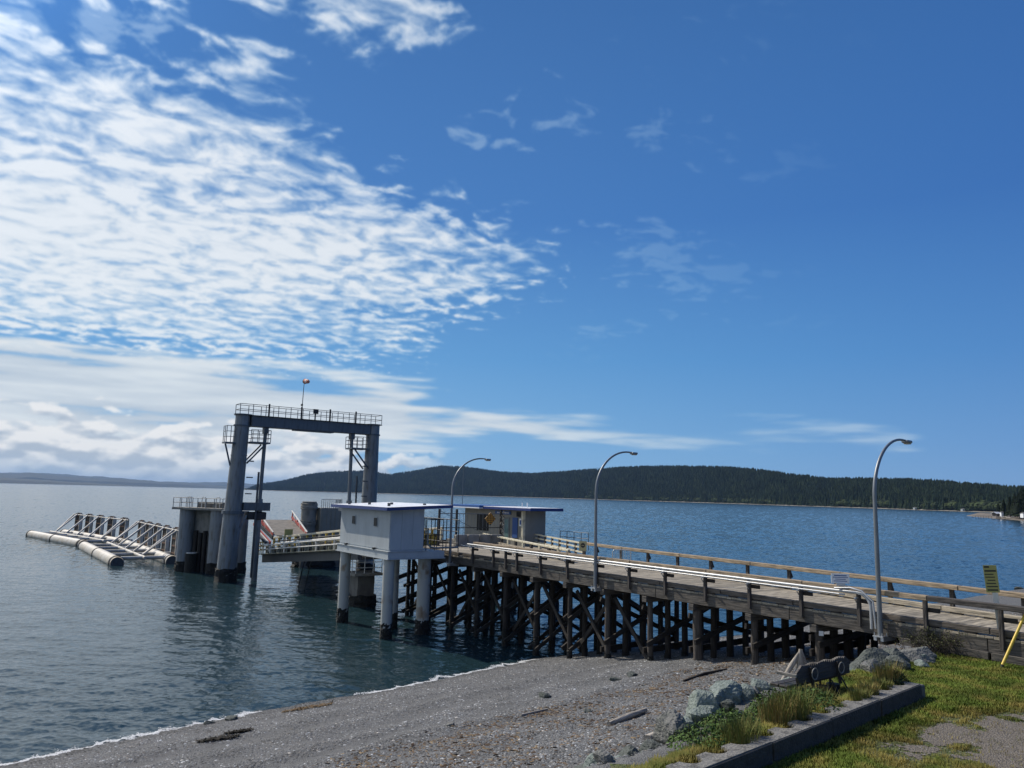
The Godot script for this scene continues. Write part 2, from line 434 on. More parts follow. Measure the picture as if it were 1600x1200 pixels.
func ground(x: float, z: float) -> float:
	var p := Vector2(x, z)
	var d := side(p, shore)
	var h := 0.165 * d if d > 0.0 else 0.2 * d
	if d > 0.0:
		h += bumpy.get_noise_2d(x, z) * 0.12 * minf(1.0, d * 0.3) + 0.05 * sin(d * 1.9 + bumpy.get_noise_2d(x * 0.4, z * 0.4) * 5.0) * smoothstep(2.0, 6.0, d) * smoothstep(22.0, 14.0, d)
	h = clampf(h, -9.0, 4.3)
	var q := Vector2(x - 3.76, z + 15.22)
	var al := q.dot(Vector2(0.734, -0.679)); var ac := q.dot(Vector2(-0.679, -0.734))
	if d > 8.0:
		var e := side(p, bank)
		h = lerpf(h, 4.66 + bumpy.get_noise_2d(x * 0.5, z * 0.5) * 0.06, smoothstep(-1.1, 0.1, e))
		h += 0.32 * smoothstep(0.1, 0.45, ac) * smoothstep(1.5, 0.7, ac) * smoothstep(11.0, 10.6, al)
	return h

func make_ground() -> void:
	bumpy = noise(0.16, 4, 77)
	var step := 0.45
	var x0 := -50.0; var z0 := -118.0
	var nx := int(150.0 / step); var nz := int(140.0 / step)
	var v := PackedVector3Array(); v.resize(nx * nz)
	var nor := PackedVector3Array(); nor.resize(nx * nz)
	for j in nz:
		for i in nx:
			var x := x0 + i * step; var z := z0 + j * step
			v[j * nx + i] = Vector3(x, ground(x, z), z)
	for j in nz:
		for i in nx:
			var a := v[j * nx + mini(i + 1, nx - 1)] - v[j * nx + maxi(i - 1, 0)]
			var b := v[mini(j + 1, nz - 1) * nx + i] - v[maxi(j - 1, 0) * nx + i]
			nor[j * nx + i] = b.cross(a).normalized()
	var sets := [PackedInt32Array(), PackedInt32Array()]
	for j in nz - 1:
		for i in nx - 1:
			var a := j * nx + i
			var p := v[a]
			if p.y < -6.0: continue
			var which := 0
			if p.y > 4.2:
				var e := side(Vector2(p.x, p.z), bank)
				if e > -0.2:
					which = 1
					var q := Vector2(p.x - 3.76, p.z + 15.22)
					if q.dot(Vector2(-0.679, -0.734)) > 0.3 and q.dot(Vector2(0.734, -0.679)) < 9.4 and q.dot(Vector2(-0.679, -0.734)) > 2.2: which = 0
			sets[which].append_array(PackedInt32Array([a, a + 1, a + nx + 1, a, a + nx + 1, a + nx]))
	var mats := [M.gravel, M.turf]
	var names := ["beach", "lawn"]
	for k in 2:
		var arr := []
		arr.resize(Mesh.ARRAY_MAX)
		arr[Mesh.ARRAY_VERTEX] = v; arr[Mesh.ARRAY_NORMAL] = nor; arr[Mesh.ARRAY_INDEX] = sets[k]
		var m := ArrayMesh.new()
		m.add_surface_from_arrays(Mesh.PRIMITIVE_TRIANGLES, arr)
		structure(names[k], m, mats[k])
	# worn patch of grit, laid just over the turf
	var mb := MB.new()
	for j in 90:
		for i in 130:
			var x := 7.0 + i * 0.1; var z := -23.5 + j * 0.1
			if bare_patch(x + 0.05, z + 0.05) < 0.0: continue
			mb.quad(Vector3(x, ground(x, z + 0.1) + 0.012, z + 0.1), Vector3(x + 0.1, ground(x + 0.1, z + 0.1) + 0.012, z + 0.1), Vector3(x + 0.1, ground(x + 0.1, z) + 0.012, z), Vector3(x, ground(x, z) + 0.012, z))
	structure("gravel_patch", mb.mesh(), M.grit)

# over nothing where the lawn is worn down to gravel
func bare_patch(x: float, z: float) -> float:
	var q := Vector2(x - 14.2, z + 19.3).rotated(0.35)
	return 1.0 - Vector2(q.x / 4.6, q.y / 1.9).length() + bumpy.get_noise_2d(x * 3.0, z * 3.0) * 0.55

var swell: FastNoiseLite
var chop: FastNoiseLite
var gust: FastNoiseLite
var ripple: FastNoiseLite
func wave(x: float, z: float) -> float:
	# crests lie roughly across the view from the left, a little skewed
	var a := x * 0.96 + z * 0.28; var b := z * 0.96 - x * 0.28
	var shoal := smoothstep(110.0, 30.0, -z)
	var k := 0.75 + 0.55 * gust.get_noise_2d(x, z)
	return k * ((0.07 + 0.06 * shoal) * swell.get_noise_2d(a * 0.45, b) + (0.046 + 0.014 * shoal) * chop.get_noise_2d(a * 0.6, b) + 0.02 * smoothstep(95.0, 40.0, -z) * ripple.get_noise_2d(a * 0.7, b))

func make_water() -> void:
	swell = noise(0.36, 2, 51); chop = noise(0.95, 3, 52); gust = noise(0.012, 2, 53); ripple = noise(2.0, 2, 54)
	var rows := PackedFloat32Array()
	var r := 18.0
	while r < 30000.0:
		rows.append(r)
		r += maxf(0.11, r * r / (10.1 * 768.0) * 0.42)
	var cols := 940
	var nr := rows.size()
	var v := PackedVector3Array(); v.resize(nr * cols)
	var nor := PackedVector3Array(); nor.resize(nr * cols)
	var idx := PackedInt32Array(); idx.resize((nr - 1) * (cols - 1) * 6)
	var e := 0.08
	for j in nr:
		r = rows[j]
		var calm := minf(1.0, pow(260.0 / r, 0.8))
		for i in cols:
			var az := deg_to_rad(-47.0 + 94.0 * i / (cols - 1))
			var x := sin(az) * r; var z := -cos(az) * r
			var h := wave(x, z)
			var at := j * cols + i
			v[at] = Vector3(x, h, z)
			nor[at] = Vector3((h - wave(x + e, z)) * calm, e, (h - wave(x, z + e)) * calm).normalized()
	var k := 0
	for j in nr - 1:
		for i in cols - 1:
			var a := j * cols + i
			idx[k] = a; idx[k + 1] = a + cols + 1; idx[k + 2] = a + 1
			idx[k + 3] = a; idx[k + 4] = a + cols; idx[k + 5] = a + cols + 1
			k += 6
	var arr := []
	arr.resize(Mesh.ARRAY_MAX)
	arr[Mesh.ARRAY_VERTEX] = v; arr[Mesh.ARRAY_NORMAL] = nor; arr[Mesh.ARRAY_INDEX] = idx
	var m := ArrayMesh.new()
	m.add_surface_from_arrays(Mesh.PRIMITIVE_TRIANGLES, arr)
	structure("sea", m, M.water)
	# the sea outside that wedge, calm and coarse, a little lower
	var mb := MB.new()
	mb.quad(Vector3(-30000, -0.45, 9000), Vector3(30000, -0.45, 9000), Vector3(30000, -0.45, -32000), Vector3(-30000, -0.45, -32000))
	structure("open_water", mb.mesh(), M.water)

func make_nature_materials() -> void:
	M.gravel = textured(lin(0.165, 0.168, 0.166), 0.9, tex(0.09, 4, 61, [[0.0, 0.35], [0.4, 0.75], [0.6, 1.0], [0.8, 1.35], [1.0, 1.9]], 1024), Vector3(0.22, 0.22, 0.22), true, bumps(0.12, 3, 62, 10.0, 1024, FastNoiseLite.TYPE_CELLULAR), 1.2)
	M.gravel.detail_enabled = true
	M.gravel.detail_blend_mode = BaseMaterial3D.BLEND_MODE_MUL
	M.gravel.detail_albedo = tex(0.02, 5, 63, [[0.0, 0.6], [0.5, 0.9], [1.0, 1.1]])
	M.turf = textured(lin(0.09, 0.1, 0.035), 0.95, tex(0.03, 5, 64, [[0.0, Color(0.5, 0.6, 0.3)], [0.45, Color(0.8, 0.9, 0.6)], [0.6, Color(1, 1, 1)], [1.0, Color(1.5, 1.2, 0.9)]]), Vector3(0.2, 0.2, 0.2), true, bumps(0.1, 3, 65, 8.0), 1.0)
	M.grit = textured(lin(0.17, 0.148, 0.118), 0.95, tex(0.06, 5, 66, [[0.0, 0.5], [0.45, 0.85], [0.6, 1.0], [1.0, 1.5]]), Vector3(0.3, 0.3, 0.3), true, bumps(0.12, 3, 67, 8.0), 1.0)
	M.water = mat(lin(0.012, 0.03, 0.037), 0.16, 0.0, 0.36)
	M.hill = mat(lin(0.02, 0.027, 0.015), 0.95, 0.0, 0.2)
	M.forest = mat(Color.WHITE, 0.9, 0.0, 0.2); M.forest.vertex_color_use_as_albedo = true
	M.far_hill = textured(lin(0.022, 0.03, 0.022), 0.95, tex(0.02, 5, 70, [[0.0, 0.6], [0.5, 1.0], [1.0, 1.5]]), Vector3(0.0006, 0.0006, 0.0006))
	M.strand = mat(lin(0.2, 0.185, 0.16), 0.95)
	M.leaf = mat(Color.WHITE, 0.75, 0.0, 0.3); M.leaf.vertex_color_use_as_albedo = true
	M.pebble = mat(Color.WHITE, 0.8, 0.0, 0.4); M.pebble.vertex_color_use_as_albedo = true
	M.foam = mat(lin(0.55, 0.57, 0.58), 0.7)
	M.bark = textured(lin(0.06, 0.048, 0.038), 0.95, M.stain, Vector3(0.8, 0.8, 0.8))

# ------------------------------------------------------------------ far shores
func polar(az: float, r: float, y: float) -> Vector3:
	return Vector3(sin(deg_to_rad(az)) * r, y, -cos(deg_to_rad(az)) * r)

func along(list: Array, x: float) -> float:
	if x <= list[0].x: return list[0].y
	for k in list.size() - 1:
		if x <= list[k + 1].x: return lerpf(list[k].y, list[k + 1].y, (x - list[k].x) / (list[k + 1].x - list[k].x))
	return list[list.size() - 1].y

# low conifer of a few ragged skirts
func spruce(skirts: int, sides: int, sd: int) -> ArrayMesh:
	rng.seed = sd
	var mb := MB.new()
	for k in skirts:
		var lo := 0.08 + 0.86 * k / skirts; var hi := minf(1.0, lo + 1.35 / skirts)
		var r := 0.2 * (1.0 - lo) + 0.025
		var ph := rng.randf() * TAU
		for j in sides:
			var a := ph + TAU * j / sides; var b := ph + TAU * (j + 1) / sides; var mid := (a + b) / 2
			var rr := r * rng.randf_range(0.75, 1.2)
			mb.tri(Vector3(cos(a) * r * 0.6, lo + 0.01, sin(a) * r * 0.6), Vector3(0, hi, 0), Vector3(cos(mid) * rr, lo - 0.02, sin(mid) * rr))
			mb.tri(Vector3(cos(mid) * rr, lo - 0.02, sin(mid) * rr), Vector3(0, hi, 0), Vector3(cos(b) * r * 0.6, lo + 0.01, sin(b) * r * 0.6))
	return mb.mesh()

func round_tree(sd: int) -> ArrayMesh:
	rng.seed = sd
	var mb := MB.new()
	for k in 26:
		var d := Vector3(rng.randfn(), rng.randfn() * 0.8, rng.randfn()).normalized()
		var p := Vector3(0, 0.55, 0) + d * Vector3(0.28, 0.4, 0.28) * rng.randf_range(0.75, 1.0)
		var x := d.cross(Vector3(0.3, 1, 0.2)).normalized() * 0.17; var y := d.cross(x).normalized() * 0.17
		var o := p + d * 0.07
		mb.tri(p + x, o, p + y); mb.tri(p + y, o, p - x); mb.tri(p - x, o, p - y); mb.tri(p - y, o, p + x)
	return mb.mesh()

func make_far_shores() -> void:
	# wooded island across the strait: ridge angles above the horizon by bearing
	var ridge := [Vector2(-18.6, 0.02), Vector2(-17.9, 0.28), Vector2(-16.4, 0.6), Vector2(-14.7, 1.12), Vector2(-12.9, 1.38), Vector2(-10.9, 1.5), Vector2(-8.8, 1.3), Vector2(-6.9, 1.62), Vector2(-5.1, 2.02), Vector2(-3.2, 1.98), Vector2(-0.8, 1.7), Vector2(1.6, 1.62), Vector2(4, 1.82), Vector2(6.3, 2.05), Vector2(9.6, 2.3), Vector2(11.9, 2.35), Vector2(14.1, 2.35), Vector2(16.3, 2.3), Vector2(18.5, 2.1), Vector2(20.6, 1.78), Vector2(22.6, 1.6), Vector2(24.6, 1.6), Vector2(26.6, 1.6), Vector2(28.4, 1.52), Vector2(30.2, 1.36), Vector2(32, 1.22), Vector2(33.6, 1.1), Vector2(38, 0.9), Vector2(46, 0.8)]
	var base := [Vector2(-19, 6800), Vector2(-10, 5900), Vector2(0, 4700), Vector2(9, 3600), Vector2(20, 2500), Vector2(28, 2000), Vector2(34, 1750), Vector2(46, 1500)]
	var lumps := noise(0.35, 3, 91)
	var na := 220; var nd := 16
	var mb := MB.new()
	var ht := func(az: float, f: float) -> Vector3:
		var r0 := along(base, az)
		var r1 := r0 * 1.22 + 150.0
		var r := lerpf(r0, r1, f)
		var top := tan(deg_to_rad(along(ridge, az))) * r1 + 10.1 - 21.0 * smoothstep(0.05, 0.6, along(ridge, az))
		var y := 1.2 + maxf(top - 1.2, 0.0) * pow(smoothstep(0.02, 1.0, f), 0.8) + lumps.get_noise_2d(az * 1.5, f * 6.0) * 9.0 * f * (1.0 - f) * 4.0
		return polar(az, r, y)
	for i in na:
		for j in nd:
			var a0 := -19.0 + 65.0 * i / na; var a1 := -19.0 + 65.0 * (i + 1) / na
			var f0 := float(j) / nd; var f1 := float(j + 1) / nd
			mb.quad(ht.call(a0, f0), ht.call(a1, f0), ht.call(a1, f1), ht.call(a0, f1))
	structure("hill", mb.mesh(), M.hill)
	# pale strand at its foot
	var sb := MB.new()
	for i in na:
		var a0 := -19.0 + 65.0 * i / na; var a1 := -19.0 + 65.0 * (i + 1) / na
		var w0 := 14.0 + 12.0 * lumps.get_noise_1d(a0 * 4.0); var w1 := 14.0 + 12.0 * lumps.get_noise_1d(a1 * 4.0)
		sb.quad(polar(a0, along(base, a0) - w0, -0.2), polar(a1, along(base, a1) - w1, -0.2), polar(a1, along(base, a1) + 8, 2.4), polar(a0, along(base, a0) + 8, 2.4))
	structure("strand", sb.mesh(), M.strand)
	rng.seed = 7
	var where := []; var cols := PackedColorArray(); var where2 := []; var cols2 := PackedColorArray()
	var patch := noise(0.9, 3, 17)
	for k in 52000:
		var az := -18.8 + 62.0 * pow(rng.randf(), 0.92)
		var f := 0.004 + 1.0 * pow(rng.randf(), 1.25)
		var p: Vector3 = ht.call(az, f)
		var pn := patch.get_noise_2d(az, f * 5.0)
		var s := rng.randf_range(18.0, 33.0) * smoothstep(-18.9, -17.0, az + 0.4)
		if s < 2.0: continue
		var b := Basis(Vector3.UP, rng.randf() * TAU).scaled(Vector3(s * 1.25, s, s * 1.25))
		var leafy := f < 0.22 and pn > 0.1 and az > 3.0 and rng.randf() < 0.55
		if az > 21.0 and f < 0.12 and pn > 0.05: leafy = true
		var j := rng.randf_range(0.5, 1.7)
		if leafy:
			where2.append(Transform3D(b.scaled_local(Vector3(0.75, 0.62, 0.75)), p))
			cols2.append(Color(0.034 * j, 0.046 * j, 0.019 * j))
		else:
			where.append(Transform3D(b, p))
			var wz := clampf(pn * 1.2 + 0.4, 0.0, 1.0)
			cols.append(Color((0.017 + 0.012 * wz) * j, (0.027 + 0.014 * wz) * j, (0.014 + 0.005 * wz) * j))
	stuff("conifer_forest", spruce(4, 6, 3), M.forest, where, cols, "dark conifer forest covering the long hill across the water", "forest")
	stuff("broadleaf_wood", round_tree(4), M.forest, where2, cols2, "paler green broadleaf trees along the foot of the far hill", "forest")
	# blue ranges beyond, far off on the left
	for k in 3:
		var hb := MB.new()
		var r: float = [15000.0, 20000.0, 26000.0][k]
		var prof: Array = [[Vector2(-60, 0.35), Vector2(-40, 0.45), Vector2(-34, 0.36), Vector2(-32.5, 0.33), Vector2(-30, 0.22), Vector2(-28, 0.14), Vector2(-26, 0.03), Vector2(-24, 0.0)], [Vector2(-60, 0.6), Vector2(-38, 0.72), Vector2(-33.3, 0.62), Vector2(-32.6, 0.58), Vector2(-31.8, 0.74), Vector2(-30.6, 0.62), Vector2(-28.8, 0.5), Vector2(-26.6, 0.46), Vector2(-24.3, 0.4), Vector2(-23, 0.36), Vector2(-21.9, 0.26), Vector2(-20, 0.18), Vector2(-17, 0.1), Vector2(-14, 0.0)], [Vector2(-60, 0.5), Vector2(-31, 0.7), Vector2(-27, 0.55), Vector2(-24, 0.3), Vector2(-21.5, 0.4), Vector2(-19.8, 0.46), Vector2(-18, 0.36), Vector2(-15, 0.1), Vector2(-13, 0.0)]][k]
		var nn := noise(0.8, 5, 30 + k)
		var hh := func(az: float) -> float: return maxf(-6.0, tan(deg_to_rad(along(prof, az))) * r + 8.0 + nn.get_noise_1d(az) * r * 0.0011)
		for i in 240:
			var a0 := -60.0 + 48.0 * i / 240; var a1 := -60.0 + 48.0 * (i + 1) / 240
			var h0: float = hh.call(a0); var h1: float = hh.call(a1)
			hb.quad(polar(a0, r, -8), polar(a1, r, -8), polar(a1, r + 300, h1 * 0.55), polar(a0, r + 300, h0 * 0.55))
			hb.quad(polar(a0, r + 300, h0 * 0.55), polar(a1, r + 300, h1 * 0.55), polar(a1, r + 1500, h1), polar(a0, r + 1500, h0))
		structure("distant_hill", hb.mesh(), M.far_hill)

# ------------------------------------------------------------------ timber pier (dock frame: x out to sea, y up, z across)
func far_edge(s: float) -> float:
	return 5.0 + 0.105 * (s + 3.0) if s < 27.0 else minf(8.15 + 0.37 * (s - 27.0), 14.9)

func shared_box(size: Vector3, sd: int, ch := 0.0) -> ArrayMesh:
	var mb := MB.new()
	mb.off = Vector2(sd * 3.17, sd * 0.73)
	if ch > 0.0: mb.cbox(Vector3.ZERO, size, ch)
	else: mb.box(Vector3.ZERO, size)
	return mb.mesh()

func beam_part(called: String, a: Vector3, b: Vector3, w: float, h: float, material: Material, parent: Node3D, ch := 0.0) -> void:
	var mb := MB.new()
	mb.off = Vector2(rng.randf() * 9.0, rng.randf() * 9.0)
	mb.beam(a, b, w, h, Vector3.UP, ch)
	part(called, mb.mesh(), material, parent)

func tube_part(called: String, pts: Array, radii: Array, material: Material, parent: Node3D, sides := 10) -> MeshInstance3D:
	var mb := MB.new()
	mb.off = Vector2(rng.randf() * 9.0, rng.randf() * 9.0)
	mb.tube(pts, radii, sides)
	return part(called, mb.mesh(), material, parent)

# knobbly dark growth round the foot of a pile
func growth(r: float, h: float, sd: int) -> ArrayMesh:
	rng.seed = sd
	var mb := MB.new()
	var rings := 9; var sides := 14
	var nn := noise(2.6, 3, sd)
	for k in rings:
		for j in sides:
			var f := func(kk: int, jj: int) -> Vector3:
				var a := TAU * (jj % sides) / sides
				var y := h * kk / rings
				if kk == rings: y -= 0.35 * absf(nn.get_noise_2d(cos(a) * 2.0, sin(a) * 2.0)) * h
				var rr := r * (1.05 + 0.16 * nn.get_noise_3d(cos(a), y * 1.4, sin(a)) + 0.07 * (1.0 - float(kk) / rings))
				return Vector3(cos(a) * rr, y, -sin(a) * rr)
			mb.quad(f.call(k, j), f.call(k, j + 1), f.call(k + 1, j + 1), f.call(k + 1, j))
	return mb.mesh()

func make_pier() -> void:
	rng.seed = 21
	var t := thing("timber_pier", "long timber trestle pier with plank deck and wooden railings", "pier", DOCK, TURN)
	var bents := [-2.2, 0.1, 3.2, 6.6, 10.1, 13.4, 16.8, 20.2, 23.6, 27.1, 30.7, 34.2, 37.8, 41.4, 44.8]
	var foot := growth(0.2, 1.0, 5)
	var k := 0
	for s: float in bents:
		var fe := far_edge(s) - 0.6
		var n := 3 if s < 0.5 else (5 if s < 20 else (6 if s < 29 else 7))
		if s > 0.5:
			for j in n:
				var z := lerpf(0.75, fe, float(j) / (n - 1))
				var w := dock(s, 0, z)
				var g := ground(w.x, w.z)
				var r := rng.randf_range(0.15, 0.2)
				if j == 0 and k == 4: r = 0.24
				var lean := Vector3(rng.randf_range(-0.04, 0.04), 0, rng.randf_range(-0.05, 0.05))
				var p := tube_part("pile", [Vector3(s, g - 0.4, z) + lean, Vector3(s, (g + 4.6) / 2, z) + lean * 0.3, Vector3(s, 4.58, z)], [r * 1.05, r, r * 0.96], M.wood_pile_grey if (j == 0 and g > 0.6) else M.wood_pile, t, 12)
				if g < 1.7:
					var top := 1.15 - maxf(g, -0.4) * 0.5
					var lo := maxf(g - 0.1, -0.5)
					part("growth", foot, M.weed_growth, p, Transform3D(Basis(Vector3.UP, rng.randf() * TAU).scaled(Vector3(r / 0.19, maxf(top - lo, 0.4), r / 0.19)), Vector3(s, lo, z)))
		# cap across the piles
		beam_part("cap_beam", Vector3(s, 4.74, 0.28), Vector3(s, 4.74, fe + 0.5), 0.34, 0.32, M.wood_dark if s < 2 else M.wood_fascia, t, 0.015)
		# cross braces and a low waler
		if s > 0.5:
			var wn := dock(s, 0, 0.75); var wf := dock(s, 0, fe)
			var gn := maxf(ground(wn.x, wn.z), -0.2); var gf := maxf(ground(wf.x, wf.z), -0.2)
			var lo := maxf(gn, gf) + 0.55
			if 4.4 - lo > 3.0:
				var mid := (lo + 4.5) / 2; var zm := (0.75 + fe) / 2
				for side_ in [-1.0, 1.0]:
					var o := Vector3(0.24 * side_, 0, 0)
					var a := 0.45 if side_ < 0 else fe + 0.3; var b := fe + 0.3 if side_ < 0 else 0.45
					beam_part("brace", Vector3(s, mid, a) + o, Vector3(s, 4.45, zm) + o, 0.11, 0.24, M.wood_brace, t)
					beam_part("brace", Vector3(s, 4.45, zm) + o * 1.01, Vector3(s, mid, b) + o * 1.01 + Vector3(0, -0.02, 0), 0.11, 0.24, M.wood_brace, t)
					beam_part("brace", Vector3(s, lo, a) + o * 1.5, Vector3(s, mid, zm) + o * 1.5, 0.11, 0.24, M.wood_brace, t)
					if side_ > 0: beam_part("brace", Vector3(s, mid, zm) + o * 1.52, Vector3(s, lo, b) + o * 1.52, 0.11, 0.24, M.wood_brace, t)
			else:
				beam_part("brace", Vector3(s - 0.24, maxf(lo, gn + 0.9), 0.3), Vector3(s - 0.24, 4.45, fe + 0.2), 0.11, 0.26, M.wood_brace, t)
				beam_part("brace", Vector3(s + 0.24, 4.3, 0.4), Vector3(s + 0.24, lo + 0.2, fe + 0.2), 0.11, 0.26, M.wood_brace, t)
				beam_part("waler", Vector3(s + 0.3, lo - 0.1, 0.5), Vector3(s + 0.3, lo, fe), 0.12, 0.3, M.wood_brace, t)
		# knee braces along the pier on the near row
		if s > 12.0 and s < 40.0:
			beam_part("brace", Vector3(s + 0.15, 1.0, 1.1), Vector3(s + 3.2, 4.4, 1.1), 0.1, 0.22, M.wood_brace, t)
			if k % 2 == 0: beam_part("brace", Vector3(s + 0.15, 4.4, 1.24), Vector3(s + 3.2, 1.0, 1.24), 0.1, 0.22, M.wood_brace, t)
		k += 1
	# stringers under the deck; the outermost is the face seen from the beach
	for j in 7:
		for q in 7:
			var s0 := -12.0 + q * 8.2; var s1 := s0 + 8.17
			var f := j / 6.0
			var z0 := lerpf(0.42, far_edge(s0) - 0.1, f); var z1 := lerpf(0.42, far_edge(s1) - 0.1, f)
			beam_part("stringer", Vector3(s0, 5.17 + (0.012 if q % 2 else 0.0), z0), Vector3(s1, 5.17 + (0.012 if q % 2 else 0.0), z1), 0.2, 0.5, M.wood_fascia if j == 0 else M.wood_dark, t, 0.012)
	# deck planks, each its own board
	var planks := [M.wood_deck, M.wood_deck_worn, M.wood_deck, M.wood_deck_dark]
	var s := -12.0
	while s < 46.0:
		var w := 0.29
		var z1 := far_edge(s) + 0.12
		var mb := MB.new()
		mb.off = Vector2(rng.randf() * 9, rng.randf() * 9)
		mb.cbox(Vector3(0, 0, (0.34 + z1) / 2), Vector3(w - 0.012, 0.09, z1 - 0.34 + rng.randf_range(0, 0.06)), 0.006)
		part("deck_plank", mb.mesh(), planks[rng.randi() % 4], t, Transform3D(Basis.IDENTITY, Vector3(s, 5.475 + rng.randf_range(-0.006, 0.006), 0)))
		s += w
	# kerb timbers standing on blocks along both edges
	s = -12.0
	while s < 44.0:
		var l := 4.05
		var tilt := rng.randf_range(-0.012, 0.012)
		for e in 2:
			var z0 := 0.44 if e == 0 else far_edge(s) - 0.05; var z1 := 0.44 if e == 0 else far_edge(s + l) - 0.05
			if e == 0 or s < 26:
				beam_part("kerb_timber", Vector3(s, 5.685 + tilt, z0), Vector3(s + l - 0.03, 5.685 - tilt, z1), 0.24, 0.22, M.wood_fascia_brown if e == 0 else M.wood_deck_worn, t, 0.02)
				for bk in 3:
					var f := (bk + 0.5) / 3.0
					part("kerb_block", shared_box(Vector3(0.4, 0.056, 0.22), bk), M.wood_dark, t, Transform3D(Basis.IDENTITY, Vector3(s + l * f, 5.548, lerpf(z0, z1, f))))
		s += l
	# near railing: posts bolted outside, beam on top, short bracket boards
	var posts := [-12.5, -9.8, -7.1, -4.35, -1.7, 1.0, 3.7, 6.45, 9.1, 11.8, 14.5, 17.2, 19.9, 22.6, 25.2, 26.5, 28.0, 30.7]
	var post := shared_box(Vector3(0.14, 1.36, 0.16), 1, 0.012)
	var stub := shared_box(Vector3(0.5, 0.16, 0.1), 2)
	for p: float in posts:
		part("rail_post", post, M.wood_post, t, Transform3D(Basis(Vector3.RIGHT, rng.randf_range(-0.012, 0.012)), Vector3(p, 5.82, 0.235)))
		part("bracket_board", stub, M.wood_dark, t, Transform3D(Basis.IDENTITY, Vector3(p - 0.22, 6.16, 0.365)))
	for q in 8:
		var a := -12.6 + q * 5.4
		beam_part("rail", Vector3(a, 6.6, 0.3), Vector3(a + 5.37, 6.6, 0.3), 0.3, 0.2, M.wood_rail if q > 1 else M.wood_post, t, 0.02)
	# far railing
	var fs := -12.0
	while fs < 27.5:
		var z := far_edge(fs) + 0.04
		part("rail_post", shared_box(Vector3(0.17, 1.14, 0.16), 3, 0.012), M.wood_post, t, Transform3D(Basis.IDENTITY, Vector3(fs, 5.95, z + 0.14)))
		if int(fs) % 2 == 0:
			beam_part("bracket_board", Vector3(fs, 6.1, z + 0.35), Vector3(fs, 6.48, z + 0.16), 0.12, 0.1, M.wood_dark, t)
		fs += 2.95
	for q in 7:
		var a := -12.4 + q * 5.9; var b := a + 5.87
		beam_part("rail", Vector3(a, 6.61, far_edge(a) + 0.1), Vector3(b, 6.61, far_edge(b) + 0.1), 0.34, 0.2, M.wood_rail, t, 0.02)
	# abutment planks at the landward end
	for q in 3:
		beam_part("abutment_plank", Vector3(-10.5 + q * 3.3, 4.86 - 0.0 * q, 0.18), Vector3(-7.3 + q * 3.3, 4.86, 0.18), 0.14, 0.26, M.wood_fascia, t, 0.012)

